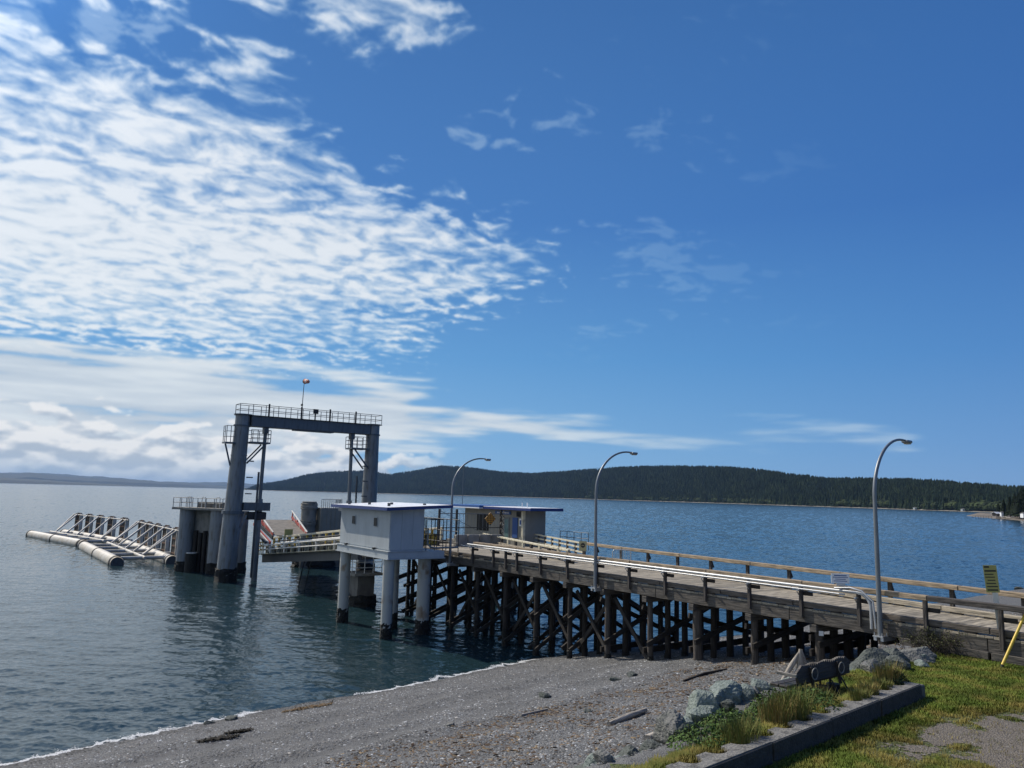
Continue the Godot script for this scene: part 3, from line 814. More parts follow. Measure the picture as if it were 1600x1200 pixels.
# ------------------------------------------------------------------ things fixed to the pier
func make_pier_fittings() -> void:
	rng.seed = 31
	# two silver cable pipes that run outside the near railing and turn down by the first lamp
	var t := thing("cable_conduit", "pair of silver conduit pipes running along the outside of the pier railing", "conduit", DOCK, TURN)
	var bend := []
	for k in 9:
		var a := PI / 2 * k / 8
		bend.append(Vector3(0.95 - 0.55 * sin(a), 6.5 - 0.55 * (1.0 - cos(a)), 0.08))
	var pts := [Vector3(31.2, 6.5, 0.08), Vector3(12, 6.5, 0.08)]
	pts.append_array(bend)
	pts.append_array([Vector3(0.4, 5.7, 0.08), Vector3(0.4, 5.15, 0.08)])
	tube_part("pipe", pts, [0.062], M.conduit, t, 12)
	tube_part("pipe", [Vector3(32.0, 6.37, 0.03), Vector3(16.0, 6.37, 0.03), Vector3(1.5, 6.37, 0.03)], [0.038], M.conduit, t, 10)
	tube_part("pipe", [Vector3(1.9, 6.6, -0.05), Vector3(1.2, 6.68, -0.05), Vector3(0.7, 6.6, -0.05), Vector3(0.25, 6.25, -0.02), Vector3(0.18, 5.2, 0.0)], [0.04], M.conduit, t, 10)
	var s := 1.0
	while s < 31.0:
		beam_part("bracket", Vector3(s, 6.3, 0.19), Vector3(s, 6.3, -0.06), 0.06, 0.04, M.galvanised, t)
		beam_part("bracket", Vector3(s + 0.04, 6.05, 0.16), Vector3(s + 0.04, 6.29, -0.03), 0.03, 0.03, M.galvanised, t)
		s += 2.7
	# lamps
	var text := ["tall curved street lamp by the boulders at the shore end of the pier", "tall curved street lamp half way along the pier", "curved street lamp beside the grey control house"]
	var spots := [0.0, 17.05, 33.5]
	for k in 3:
		var l := thing("street_lamp", text[k], "street lamp", dock(spots[k], 4.92, 0.0), TURN, "street lamps along the pier")
		part("base_plate", shared_box(Vector3(0.42, 0.04, 0.42), 1), M.galvanised, l, Transform3D(Basis.IDENTITY, Vector3(0, 0.02, 0)))
		for b in 4:
			tube_part("bolt", [Vector3(0.16 * (1 if b % 2 else -1), 0.04, 0.16 * (1 if b > 1 else -1)), Vector3(0.16 * (1 if b % 2 else -1), 0.16, 0.16 * (1 if b > 1 else -1))], [0.02], M.galvanised, l, 6)
		beam_part("support_arm", Vector3(-0.14, -0.08, -0.15), Vector3(-0.14, -0.08, 0.7), 0.12, 0.14, M.galvanised, l)
		beam_part("support_arm", Vector3(0.14, -0.08, -0.15), Vector3(0.14, -0.08, 0.7), 0.12, 0.14, M.galvanised, l)
		# the pole curves over the deck
		var dirv := Vector3(0.1, 0, 1.0).normalized()
		var pp := []; var rr := []
		for q in 7:
			pp.append(Vector3(0, 0.04 + 5.45 * q / 6.0, 0)); rr.append(lerpf(0.105, 0.078, q / 6.0))
		for q in range(1, 15):
			var a := deg_to_rad(92.0) * q / 14.0
			pp.append(Vector3(0, 5.49, 0) + Vector3(0, sin(a) * 2.5, 0) + dirv * (1.0 - cos(a)) * 2.85); rr.append(lerpf(0.078, 0.05, q / 14.0))
		tube_part("pole", pp, rr, M.lamp_steel, l, 14)
		var tip: Vector3 = pp[pp.size() - 1]
		var hd := MB.new()
		var bb := Basis(dirv, Vector3.UP, dirv.cross(Vector3.UP))
		hd.cbox(tip + dirv * 0.42 + Vector3(0, -0.05, 0), Vector3(0.5, 0.13, 0.3), 0.04, bb)
		part("lamp_head", hd.mesh(), M.lamp_steel, l)
		var ln := MB.new()
		ln.cbox(tip + dirv * 0.46 + Vector3(0, -0.135, 0), Vector3(0.32, 0.05, 0.22), 0.02, bb)
		part("lens", ln.mesh(), mat(lin(0.5, 0.48, 0.4), 0.3), l)
		tube_part("arm_end", [tip - dirv * 0.1, tip + dirv * 0.24], [0.04], M.lamp_steel, l, 8)
	make_signs()

func lettering(text: String, size: float, material: Material, parent: Node3D, at: Vector3, turn := 0.0, wide := 1.0) -> void:
	var tm := TextMesh.new()
	var f := SystemFont.new()
	f.font_names = PackedStringArray(["Droid Sans"])
	f.font_weight = 700
	tm.font = f; tm.text = text; tm.font_size = 32; tm.pixel_size = size / 32.0; tm.depth = 0.006
	part("lettering", tm, material, parent, Transform3D(Basis(Vector3.UP, turn).scaled_local(Vector3(wide, 1, 1)), at))

func make_signs() -> void:
	# the signs face the shore (local +x of the node's own frame is turned so that the text reads from there)
	var face := -0.18
	# white notice board on the near rail
	var t := thing("notice_board", "white notice board fixed above the near railing beside the first lamp", "sign", dock(1.75, 6.75, 0.16), face)
	part("board", shared_box(Vector3(0.72, 0.4, 0.03), 1), M.sign_white, t, Transform3D(Basis.IDENTITY, Vector3(0, 0.24, 0)))
	part("mount", shared_box(Vector3(0.34, 0.1, 0.14), 1), M.galvanised, t, Transform3D(Basis.IDENTITY, Vector3(0, 0.0, 0.02)))
	for k in 4:
		var mb := MB.new()
		mb.box(Vector3(0, 0.36 - 0.075 * k, 0.018), Vector3([0.5, 0.6, 0.42, 0.52][k], 0.026 if k else 0.04, 0.004))
		part("text_line", mb.mesh(), M.sign_blue, t)
	# tall yellow notice on a post at the shore end
	t = thing("yellow_notice", "tall yellow notice with dark lines of text on a post at the pier entrance", "sign", dock(-4.15, 5.5, 0.5), -0.5)
	t.rotation.z = 0.07
	part("post", shared_box(Vector3(0.1, 1.75, 0.05), 1), M.galvanised, t, Transform3D(Basis.IDENTITY, Vector3(0.02, 0.85, 0)))
	part("board", shared_box(Vector3(0.42, 0.96, 0.03), 1), M.sign_yellow, t, Transform3D(Basis.IDENTITY, Vector3(0, 2.05, 0.045)))
	part("lower_plate", shared_box(Vector3(0.17, 0.52, 0.02), 1), M.galvanised, t, Transform3D(Basis.IDENTITY, Vector3(0.06, 1.3, 0.045)))
	var rows := [[-0.1, 0.42, 0.16, 0.06], [0.0, 0.28, 0.36, 0.06], [-0.05, 0.16, 0.28, 0.035], [-0.03, 0.06, 0.3, 0.035], [0.0, -0.05, 0.24, 0.035], [-0.02, -0.16, 0.3, 0.035], [0.0, -0.27, 0.34, 0.04], [0.0, -0.39, 0.32, 0.05]]
	for r in rows:
		var mb := MB.new()
		mb.box(Vector3(r[0], 2.05 + r[1], 0.064), Vector3(r[2], r[3], 0.004))
		part("text_line", mb.mesh(), M.ink, t)
	# tan board with a black round emblem
	t = thing("emblem_board", "tan board with a black round emblem standing near the start of the cream guard rails", "sign", dock(27.0, 5.52, 7.5), -0.2)
	part("board", shared_box(Vector3(0.56, 0.72, 0.03), 1), M.sign_tan, t, Transform3D(Basis.IDENTITY, Vector3(0, 1.0, 0)))
	part("leg", shared_box(Vector3(0.07, 0.66, 0.05), 1), M.wood_post, t, Transform3D(Basis.IDENTITY, Vector3(0, 0.33, 0)))
	var ring := MB.new()
	ring.tube([Vector3(0, 1.05, 0.016), Vector3(0, 1.05, 0.022)], [0.17], 24)
	part("emblem", ring.mesh(), M.ink, t)
	var bar := MB.new()
	bar.box(Vector3(0, 1.05, 0.025), Vector3(0.2, 0.05, 0.004))
	part("emblem_bar", bar.mesh(), M.sign_tan, t)
	# crowd barrier
	t = thing("crowd_barrier", "grey tubular crowd barrier with thin bars standing before the far railing", "barrier", dock(22.2, 5.52, 6.9), -0.12)
	tube_part("frame", [Vector3(-0.62, 0.06, 0), Vector3(-0.62, 0.95, 0), Vector3(-0.5, 1.08, 0), Vector3(0.5, 1.08, 0), Vector3(0.62, 0.95, 0), Vector3(0.62, 0.06, 0)], [0.03], M.galvanised, t, 8)
	tube_part("frame", [Vector3(-0.62, 0.22, 0), Vector3(0.62, 0.22, 0)], [0.022], M.galvanised, t, 6)
	for k in 9:
		tube_part("bar", [Vector3(-0.5 + k * 0.125, 0.22, 0), Vector3(-0.5 + k * 0.125, 1.06, 0)], [0.012], M.galvanised, t, 5)
	for e in [-0.5, 0.5]:
		part("foot", shared_box(Vector3(0.06, 0.06, 0.5), 1), M.galvanised, t, Transform3D(Basis.IDENTITY, Vector3(e, 0.03, 0)))
	# small white plates on the timber
	var plates := [[dock(2.95, 4.55, 0.5), "small white square plate nailed to a pile near the bench"], [dock(-2.0, 4.86, 0.05), "small white plate under the pier edge beside the lawn"]]
	for p in plates:
		single("marker_plate", shared_box(Vector3(0.19, 0.2, 0.02), 1), M.sign_white, p[1], "plate", p[0], -0.2)

# ------------------------------------------------------------------ buildings on the dock
# everything below is placed in the dock frame (x out to sea, z across) under a node that stands at DOCK
func put_box(called: String, lo: Vector3, hi: Vector3, material: Material, parent: Node3D, ch := 0.0) -> MeshInstance3D:
	var mb := MB.new()
	mb.off = Vector2(rng.randf() * 9.0, rng.randf() * 9.0)
	if ch > 0.0: mb.cbox((lo + hi) / 2, (hi - lo).abs(), ch)
	else: mb.box((lo + hi) / 2, (hi - lo).abs())
	return part(called, mb.mesh(), material, parent)

func railing(parent: Node3D, pts: Array, h: float, gap: float, material: Material, r := 0.03, bars := 2, called := "railing") -> void:
	for k in pts.size() - 1:
		var a: Vector3 = pts[k]; var b: Vector3 = pts[k + 1]
		for q in bars:
			var up := Vector3(0, h * (q + 1) / bars, 0)
			tube_part(called + "_bar", [a + up, b + up], [r], material, parent, 6)
		var n := maxi(1, int(round((b - a).length() / gap)))
		for j in n + (1 if k == pts.size() - 2 else 0):
			var p := a.lerp(b, float(j) / n)
			tube_part(called + "_post", [p, p + Vector3(0, h, 0)], [r * 1.15], material, parent, 6)

func steel_pile(parent: Node3D, s: float, z: float, r: float, top: float, sd: int, material: Material) -> void:
	var p := tube_part("pile", [Vector3(s, -5, z), Vector3(s, top, z)], [r], material, parent, 20)
	part("growth", growth(r, 1.0, sd), M.weed_growth, p, Transform3D(Basis.IDENTITY.scaled(Vector3(1, 1.9, 1)), Vector3(s, -0.7, z)))

func make_control_house() -> void:
	rng.seed = 41
	var t := thing("control_house", "pale grey box-shaped control house on round piles with blue-edged flat roof", "building", DOCK, TURN)
	for q in [[40.7, -5.25, 0.42], [32.95, -5.3, 0.4], [33.5, -2.15, 0.48], [37.0, -2.85, 0.42], [40.6, -1.0, 0.42]]:
		steel_pile(t, q[0], q[1], q[2], 5.52, int(q[0] * 7), M.paint_pile)
	put_box("floor_slab", Vector3(32.3, 5.5, -5.72), Vector3(41.4, 5.96, -1.2), M.wall_grey, t, 0.02)
	put_box("bottom_flange", Vector3(32.22, 5.44, -5.82), Vector3(41.48, 5.497, -1.15), M.wall_grey, t)
	put_box("ledge", Vector3(32.24, 5.963, -5.78), Vector3(41.46, 6.01, -2.6), M.wall_grey, t)
	# siding: upright panels with standing seams on the four faces
	put_box("wall", Vector3(32.46, 6.013, -5.56), Vector3(41.24, 8.98, -2.9), M.wall_grey, t)
	for k in 9:
		put_box("siding_panel", Vector3(32.48 + k * 0.9729, 6.1, -5.6), Vector3(32.48 + (k + 1) * 0.9729 - 0.008, 8.95, -5.563), M.wall_grey, t, 0.006)
	for k in 3:
		put_box("siding_panel", Vector3(32.42, 6.1, -5.58 + k * 0.893), Vector3(32.457, 8.97, -5.58 + (k + 1) * 0.893 - 0.012), M.wall_grey, t, 0.008)
	for s in [38.6, 34.72]:
		var f := put_box("window_frame", Vector3(s - 0.27, 7.62, -5.66), Vector3(s + 0.27, 8.3, -5.603), M.wall_grey, t, 0.02)
		part("pane", shared_box(Vector3(0.47, 0.58, 0.05), 1), M.glass_dark, f, Transform3D(Basis.IDENTITY, Vector3(s, 7.95, -5.668)))
	for s in [34.6, 39.6]:
		put_box("drain_spout", Vector3(s - 0.1, 6.02, -5.86), Vector3(s + 0.1, 6.14, -5.64), M.iron, t)
	# roof: a slab that rises toward the pier
	var rb := MB.new(); var fb := MB.new()
	var s0 := 31.75; var s1 := 41.9; var z0 := -6.2; var z1 := -0.95; var ya := 9.06; var yb := 9.30; var th := 0.22
	var c := [Vector3(s0, ya, z0), Vector3(s1, ya, z0), Vector3(s1, yb, z1), Vector3(s0, yb, z1)]
	var dn := Vector3(0, -th, 0)
	rb.quad(c[3], c[2], c[1], c[0])
	if (rb.n[0]).y < 0:
		rb = MB.new(); rb.quad(c[0], c[1], c[2], c[3])
	part("roof_sheet", rb.mesh(), M.roof_white, t)
	for k in 4:
		var a: Vector3 = c[k]; var b: Vector3 = c[(k + 1) % 4]
		fb.beam(a + dn * 0.5 + Vector3(0, -0.004, 0), b + dn * 0.5 + Vector3(0, -0.004, 0), 0.06, th)
	part("roof_fascia", fb.mesh(), M.roof_blue, t)
	var sb := MB.new()
	sb.quad(c[0] + dn * 0.9, c[1] + dn * 0.9, c[2] + dn * 0.9, c[3] + dn * 0.9)
	part("soffit", sb.mesh(), M.wall_grey, t)
	for q in [[40.2, -5.4], [34.0, -5.0], [36.8, -3.4], [38.2, -4.6], [33.4, -2.4]]:
		tube_part("roof_vent", [Vector3(q[0], 9.1, q[1]), Vector3(q[0], 9.34, q[1])], [0.12], M.paint_dark, t, 8)
	railing(t, [Vector3(32.4, 6.0, -2.7), Vector3(32.4, 6.0, -1.3), Vector3(36.0, 6.0, -1.3)], 2.2, 0.9, M.iron, 0.03, 2)
	tube_part("drain_pipe", [Vector3(32.36, 7.6, -2.6), Vector3(32.36, 6.5, -2.6), Vector3(32.36, 6.25, -2.35), Vector3(32.36, 6.18, -2.0), Vector3(32.4, 6.2, 0.0)], [0.07], M.paint_rail, t, 8)
	# small work stage slung low behind the piles
	t = thing("work_stage", "small grey maintenance platform with pale handrails under the control house", "platform", DOCK, TURN)
	put_box("stage_floor", Vector3(47.0, 2.72, -1.6), Vector3(49.6, 2.95, 1.1), M.concrete, t)
	railing(t, [Vector3(47.05, 2.95, 1.0), Vector3(47.05, 2.95, -1.5), Vector3(49.5, 2.95, -1.5)], 1.45, 0.8, M.paint_white, 0.035, 3)
	put_box("stage_column", Vector3(47.6, -5, -1.0), Vector3(49.4, 2.72, 0.6), M.concrete_dark, t)
	part("growth", growth(1.25, 1.0, 77), M.weed_growth, t, Transform3D(Basis.IDENTITY.scaled(Vector3(1, 1.6, 1)), Vector3(48.5, -0.5, -0.2)))

func make_waiting_room() -> void:
	rng.seed = 43
	var t := thing("waiting_room", "beige passenger waiting room with dark blue flat roof beyond the pier deck", "building", DOCK, TURN)
	put_box("floor_slab", Vector3(38.5, 5.2, 11.2), Vector3(53.2, 5.5, 15.2), M.concrete, t)
	for q in [[39.2, 14.7], [46, 14.7], [52.6, 14.7], [52.6, 11.8], [47.5, 11.8]]: steel_pile(t, q[0], q[1], 0.3, 5.2, int(q[0] * 3 + q[1]), M.paint_pile)
	put_box("wall", Vector3(40.5, 5.5, 12.0), Vector3(51.0, 8.8, 14.4), M.wall_beige, t, 0.02)
	put_box("corner_post", Vector3(40.4, 5.5, 11.72), Vector3(40.68, 8.72, 11.98), M.paint_cream, t)
	put_box("roof", Vector3(38.6, 8.74, 11.2), Vector3(46.4, 9.0, 15.0), M.roof_blue, t, 0.02)
	put_box("roof_sheet", Vector3(38.65, 9.004, 11.25), Vector3(46.35, 9.02, 14.95), M.roof_white, t)
	put_box("rear_roof", Vector3(46.45, 8.86, 10.8), Vector3(54.2, 9.06, 15.4), mat(lin(0.03, 0.1, 0.3), 0.4), t)
	put_box("roof_trim", Vector3(46.45, 8.76, 10.78), Vector3(54.2, 8.857, 15.4), M.roof_white, t)
	var d := put_box("door", Vector3(42.9, 5.52, 11.94), Vector3(43.85, 8.0, 11.997), M.paint_rail, t, 0.01)
	part("pane", shared_box(Vector3(0.6, 1.9, 0.02), 1), mat(lin(0.12, 0.2, 0.2), 0.1), d, Transform3D(Basis.IDENTITY, Vector3(43.35, 6.9, 11.93)))
	put_box("information_panel", Vector3(41.6, 6.2, 11.93), Vector3(42.4, 8.05, 11.995), M.sign_blue, t)
	put_box("poster", Vector3(40.85, 7.3, 11.95), Vector3(41.35, 8.0, 11.995), M.sign_white, t)
	put_box("poster_print", Vector3(40.95, 7.45, 11.944), Vector3(41.25, 7.85, 11.949), M.sign_blue, t)
	put_box("window", Vector3(41.2, 8.15, 11.95), Vector3(41.8, 8.6, 11.995), M.glass_dark, t)
	put_box("name_board", Vector3(42.7, 8.3, 11.9), Vector3(45.3, 8.6, 11.995), M.sign_blue, t)
	for k in 6: put_box("name_board_mark", Vector3(43.0 + k * 0.34, 8.4, 11.893), Vector3(43.22 + k * 0.34, 8.5, 11.898), M.sign_white, t)
	put_box("window", Vector3(46.5, 6.6, 11.95), Vector3(48.6, 8.2, 11.995), M.glass_dark, t)
	for q in [[41.0, 11.6], [41.8, 11.6]]: tube_part("roof_vent", [Vector3(q[0], 9.03, q[1] + 1), Vector3(q[0], 9.45, q[1] + 1)], [0.05], M.roof_white, t, 6)
	tube_part("aerial", [Vector3(52.4, 9.05, 12.5), Vector3(52.4, 13.2, 12.5)], [0.04, 0.02], M.paint_rail, t, 6)
	railing(t, [Vector3(38.55, 5.5, 14.6), Vector3(34.6, 5.5, 14.6)], 1.5, 1.0, M.paint_rail, 0.03, 3)
	# gate with the checkered diamond
	t = thing("pier_gate", "steel mesh security gate across the pier carrying a checkered diamond sign", "gate", DOCK, TURN)
	for z in [4.4, 6.2, 11.0]:
		put_box("gate_post", Vector3(42.93, 5.5, z - 0.09), Vector3(43.07, 8.75, z + 0.09), M.iron, t)
	for k in 5:
		beam_part("lattice_bar", Vector3(42.8, 5.6 + k * 0.6, 10.8), Vector3(42.8, 6.2 + k * 0.6, 11.25), 0.04, 0.04, M.iron, t)
		beam_part("lattice_bar", Vector3(42.75, 5.6 + k * 0.6, 11.25), Vector3(42.75, 6.2 + k * 0.6, 10.8), 0.04, 0.04, M.iron, t)
	for y in [8.35, 7.1, 5.75]:
		beam_part("gate_rail", Vector3(43, y, 4.5), Vector3(43, y, 11.0), 0.06, 0.07, M.paint_rail if y > 8 else M.iron, t)
	for k in 11: tube_part("gate_bar", [Vector3(43, 5.75, 6.5 + k * 0.42), Vector3(43, 8.35, 6.5 + k * 0.42)], [0.018], M.paint_rail, t, 5)
	beam_part("gate_stay", Vector3(43.05, 8.6, 4.5), Vector3(43.05, 5.9, 10.6), 0.03, 0.03, M.iron, t)
	t = thing("checkered_sign", "diamond sign checkered in orange and black hanging on the pier gate", "sign", dock(42.86, 7.9, 9.75), TURN)
	var bd := MB.new(); var ck := MB.new()
	var q45 := Basis(Vector3.RIGHT, PI / 4)
	bd.box(Vector3.ZERO, Vector3(0.03, 0.84, 0.84), q45)
	part("board", bd.mesh(), M.orange, t)
	for a in 7:
		for b in 7:
			if (a + b) % 2: continue
			var cb := MB.new()
			cb.box(q45 * Vector3(-0.018, (a - 3) * 0.12, (b - 3) * 0.12), Vector3(0.006, 0.12, 0.12), q45)
			part("black_square", cb.mesh(), M.ink, t)
	# road edge rails, weathered yellow timber
	t = thing("road_guard_rail", "weathered yellow timber guard rail along the middle of the widened pier deck", "guard rail", DOCK, TURN)
	var last := Vector3.ZERO
	for k in 12:
		var f := k / 11.0
		var p := Vector3(lerpf(25.8, 46.5, f), 5.52, lerpf(5.2, 11.4, f))
		put_box("rail_post", p + Vector3(-0.1, 0, -0.1), p + Vector3(0.1, 0.72, 0.1), M.paint_cream if k % 2 else M.wood_post, t)
		if k > 0:
			beam_part("rail", last + Vector3(0, 0.8, 0), p + Vector3(0, 0.8, 0), 0.2, 0.16, M.paint_cream, t, 0.02)
			beam_part("lower_rail", last + Vector3(0, 0.25, -0.14), p + Vector3(0, 0.25, -0.14), 0.1, 0.22, M.wood_deck_worn, t)
		last = p
	t = thing("edge_guard_rail", "three-bar cream guard rail on the outer edge of the widened pier deck", "guard rail", DOCK, TURN)
	for k in 9:
		var f := k / 8.0
		var p := Vector3(lerpf(28.2, 43.2, f), 5.52, lerpf(8.7, 14.2, f))
		put_box("rail_post", p + Vector3(-0.07, 0, -0.07), p + Vector3(0.07, 1.04, 0.07), M.wood_post, t)
		if k > 0:
			for y in [0.4, 0.75, 1.08]: beam_part("rail", last + Vector3(0, y, 0), p + Vector3(0, y, 0), 0.1, 0.12, M.paint_cream, t)
		last = p
	# concrete and striped barrier blocks by the gate
	for k in 4:
		var z := 6.2 + k * 1.25
		single("road_barrier", shared_box(Vector3(0.5, 1.0, 1.2), k, 0.06), M.concrete, ["grey concrete road block below the gate, nearest the yellow blocks", "grey concrete road block below the gate, second from the yellow blocks", "grey concrete road block below the gate, second from the lattice post", "grey concrete road block below the gate beside the lattice post"][k], "barrier", dock(42.2, 6.02, z), TURN, "concrete blocks at the pier gate")
	for k in 3:
		var w := thing("warning_block", ["yellow and black striped block at the pier end, next to the concrete blocks", "yellow and black striped block at the pier end, middle of three", "yellow and black striped block at the pier end, nearest the control house"][k], "barrier", dock(44.5, 5.52, 4.2 - k * 1.9), TURN, "striped blocks at the pier end")
		put_box("block", Vector3(-0.25, 0, -0.85), Vector3(0.25, 0.95, 0.85), M.paint_yellow, w, 0.03)
		for j in 3: beam_part("stripe", Vector3(-0.254, 0.02, -0.7 + j * 0.5), Vector3(-0.254, 0.93, -0.35 + j * 0.5), 0.16, 0.006, M.ink, w)
	# dark machinery and rails between house and pier
	t = thing("pier_fence", "black steel fence on the pier edge beside the control house", "fence", DOCK, TURN)
	railing(t, [Vector3(33.2, 5.55, 0.5), Vector3(42.4, 5.55, 0.6)], 2.6, 1.7, M.iron, 0.035, 3)

# ------------------------------------------------------------------ lifting gantry, span and ramp
func make_gantry() -> void:
	rng.seed = 51
	var t := thing("lift_gantry", "tall grey steel lifting gantry with two round columns over the ferry ramp", "gantry", DOCK, TURN)
	var S := 71.0
	var zl0 := -6.05; var zl1 := -5.5; var zr0 := 10.4; var zr1 := 10.5
	for side_ in 2:
		var b := zl0 if side_ == 0 else zr0; var e := zl1 if side_ == 0 else zr1
		var z := func(y: float) -> float: return lerpf(b, e, y / 18.0)
		var pts := []; var rr := []
		for y: float in [-5.0, 0.0, 4.0, 7.6, 8.0, 12.0, 17.0, 18.35]:
			pts.append(Vector3(S, y, z.call(y))); rr.append([1.08, 1.06, 1.03, 1.0, 0.94, 0.88, 0.8, 0.8][rr.size()])
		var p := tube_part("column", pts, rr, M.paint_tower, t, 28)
		part("growth", growth(1.07, 1.0, 60 + side_), M.weed_growth, p, Transform3D(Basis.IDENTITY.scaled(Vector3(1, 2.2, 1)), Vector3(S, -0.6, z.call(0.0))))
		tube_part("collar", [Vector3(S, 17.05, z.call(17.0)), Vector3(S, 17.2, z.call(17.2))], [0.92], M.paint_beam, t, 24)
		tube_part("cap_plate", [Vector3(S, 18.352, z.call(18.3)), Vector3(S, 18.43, z.call(18.3))], [1.0], M.paint_beam, t, 24)
		tube_part("collar", [Vector3(S, 7.3, z.call(7.3)), Vector3(S, 7.65, z.call(7.5))], [1.18], M.paint_beam, t, 24)
		for y: float in [3.2, 10.6, 13.8]:
			var wr := lerpf(1.05, 0.82, y / 17.0)
			tube_part("weld_ring", [Vector3(S, y - 0.04, z.call(y)), Vector3(S, y + 0.04, z.call(y))], [wr + 0.03], M.paint_tower, t, 28)
		var inn := 1.0 if side_ == 0 else -1.0
		# ladder on the shore face
		for r in [-0.22, 0.22]: tube_part("ladder_rail", [Vector3(S - 1.18, 1.5, z.call(1.5) + r + inn * 0.15), Vector3(S - 1.0, 16.5, z.call(16.5) + r + inn * 0.15)], [0.025], M.paint_rail, t, 5)
		for k in 34: tube_part("ladder_rung", [Vector3(S - 1.175 + k * 0.005, 2.0 + k * 0.42, z.call(2.0 + k * 0.42) - 0.22 + inn * 0.15), Vector3(S - 1.175 + k * 0.005, 2.0 + k * 0.42, z.call(2.0 + k * 0.42) + 0.22 + inn * 0.15)], [0.016], M.paint_rail, t, 4)
		# inner service platform with brackets
		var pz0: float = z.call(15.0) + inn * 0.9; var pz1 := pz0 + inn * 2.2
		put_box("platform", Vector3(S - 1.0, 15.2, minf(pz0, pz1)), Vector3(S + 1.0, 15.37, maxf(pz0, pz1)), M.paint_beam, t)
		railing(t, [Vector3(S - 0.95, 15.37, pz0), Vector3(S - 0.95, 15.37, pz1), Vector3(S + 0.95, 15.37, pz1), Vector3(S + 0.95, 15.37, pz0)], 1.35, 0.8, M.paint_beam, 0.035, 3)
		for r in [-0.8, 0.8]: beam_part("knee_bracket", Vector3(S + r, 12.9, z.call(13.0) + inn * 0.7), Vector3(S + r, 15.15, pz1 - inn * 0.5), 0.14, 0.16, M.paint_beam, t)
		# lifting cylinder and guide
		var cz := pz1 - inn * 0.35
		var cz0 := cz - inn * 0.15
		tube_part("lift_cylinder", [Vector3(S, -2.0 if side_ == 0 else 4.0, cz0), Vector3(S, 9.0, cz0 + inn * 0.05)], [0.34], M.paint_tower, t, 14)
		tube_part("lift_rod", [Vector3(S, 9.0, cz0 + inn * 0.05), Vector3(S, 16.6, cz)], [0.21], M.paint_rail, t, 12)
		put_box("rod_clevis", Vector3(S - 0.4, 16.4, cz - 0.26), Vector3(S + 0.4, 17.2, cz + 0.26), M.paint_beam, t, 0.05)
		tube_part("guide_pipe", [Vector3(S - 0.7, 6.0 if side_ == 1 else 0.4, cz0 - inn * 0.55), Vector3(S - 0.7, 12.0, cz0 - inn * 0.5)], [0.12], M.paint_dark, t, 8)
		# hoist bracket at the collar
		put_box("hoist_bracket", Vector3(S - 0.8, 7.7, minf(z.call(8.0) + inn * 0.9, cz + inn * 0.9)), Vector3(S + 0.8, 8.6, maxf(z.call(8.0) + inn * 0.9, cz + inn * 0.9)), M.paint_beam, t, 0.04)
		put_box("hoist_drum", Vector3(S - 0.6, 6.7, minf(z.call(8.0) + inn * 1.4, cz + inn * 0.6)), Vector3(S + 0.6, 7.55, maxf(z.call(8.0) + inn * 1.4, cz + inn * 0.6)), M.iron, t, 0.1)
		for r in [-0.75, 0.75]: beam_part("gusset", Vector3(S + r, 5.0, z.call(5.0) + inn * 0.5), Vector3(S + r, 7.2, z.call(7.0) + inn * 1.3), 0.12, 0.16, M.paint_tower, t)
		for k in 3: put_box("step", Vector3(S - 1.15, 9.5 + k * 1.8, z.call(10.0) + inn * 0.85), Vector3(S - 0.85, 9.62 + k * 1.8, z.call(10.0) + inn * 1.5), M.paint_dark, t)
	# outer platform on the seaward column
	put_box("platform", Vector3(S - 0.7, 15.05, -7.4), Vector3(S + 0.7, 15.2, -6.3), M.paint_beam, t)
	railing(t, [Vector3(S - 0.65, 15.2, -6.4), Vector3(S - 0.65, 15.2, -7.3), Vector3(S + 0.65, 15.2, -7.3)], 1.8, 0.6, M.paint_beam, 0.035, 3)
	beam_part("knee_bracket", Vector3(S, 12.6, -6.5), Vector3(S, 15.0, -7.2), 0.14, 0.16, M.paint_beam, t)
	# cross beam: box girder with a deeper middle
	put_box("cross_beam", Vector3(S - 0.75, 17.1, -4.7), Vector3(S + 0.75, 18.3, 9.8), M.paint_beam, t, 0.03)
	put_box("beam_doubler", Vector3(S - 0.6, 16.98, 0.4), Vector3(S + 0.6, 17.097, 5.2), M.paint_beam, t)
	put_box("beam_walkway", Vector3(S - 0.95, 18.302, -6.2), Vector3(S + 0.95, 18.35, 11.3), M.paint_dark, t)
	railing(t, [Vector3(S + 0.9, 18.35, 11.2), Vector3(S - 0.9, 18.35, 11.2), Vector3(S - 0.9, 18.35, -6.1), Vector3(S + 0.9, 18.35, -6.1), Vector3(S + 0.9, 18.35, 11.2)], 1.2, 1.5, M.paint_beam, 0.035, 2)
	for z in [-2.9, 0.9, 4.4, 7.7]: put_box("light_stanchion", Vector3(S - 1.02, 18.35, z - 0.09), Vector3(S - 0.94, 19.75, z + 0.09), M.iron, t)
	put_box("junction_box", Vector3(S - 1.1, 19.05, 2.3), Vector3(S - 0.95, 19.6, 2.9), M.iron, t)
	put_box("light_stanchion", Vector3(S - 1.02, 18.35, 2.56), Vector3(S - 0.97, 19.05, 2.64), M.iron, t)
	# wind sock on the beam, blowing out to sea
	t = thing("wind_sock", "small red and white wind sock on a mast on top of the gantry", "wind sock", dock(S - 0.98, 19.752, 0.92), TURN)
	tube_part("mast", [Vector3(0, 0, 0), Vector3(0, 2.9, 0.06)], [0.05, 0.035], M.paint_dark, t, 8)
	part("hub", shared_box(Vector3(0.24, 0.24, 0.24), 1, 0.06), M.iron, t, Transform3D(Basis.IDENTITY, Vector3(0, 0.22, -0.04)))
	tube_part("hoop", [Vector3(-0.12, 3.02, 0.14), Vector3(-0.02, 3.02, 0.16)], [0.31], M.iron, t, 16)
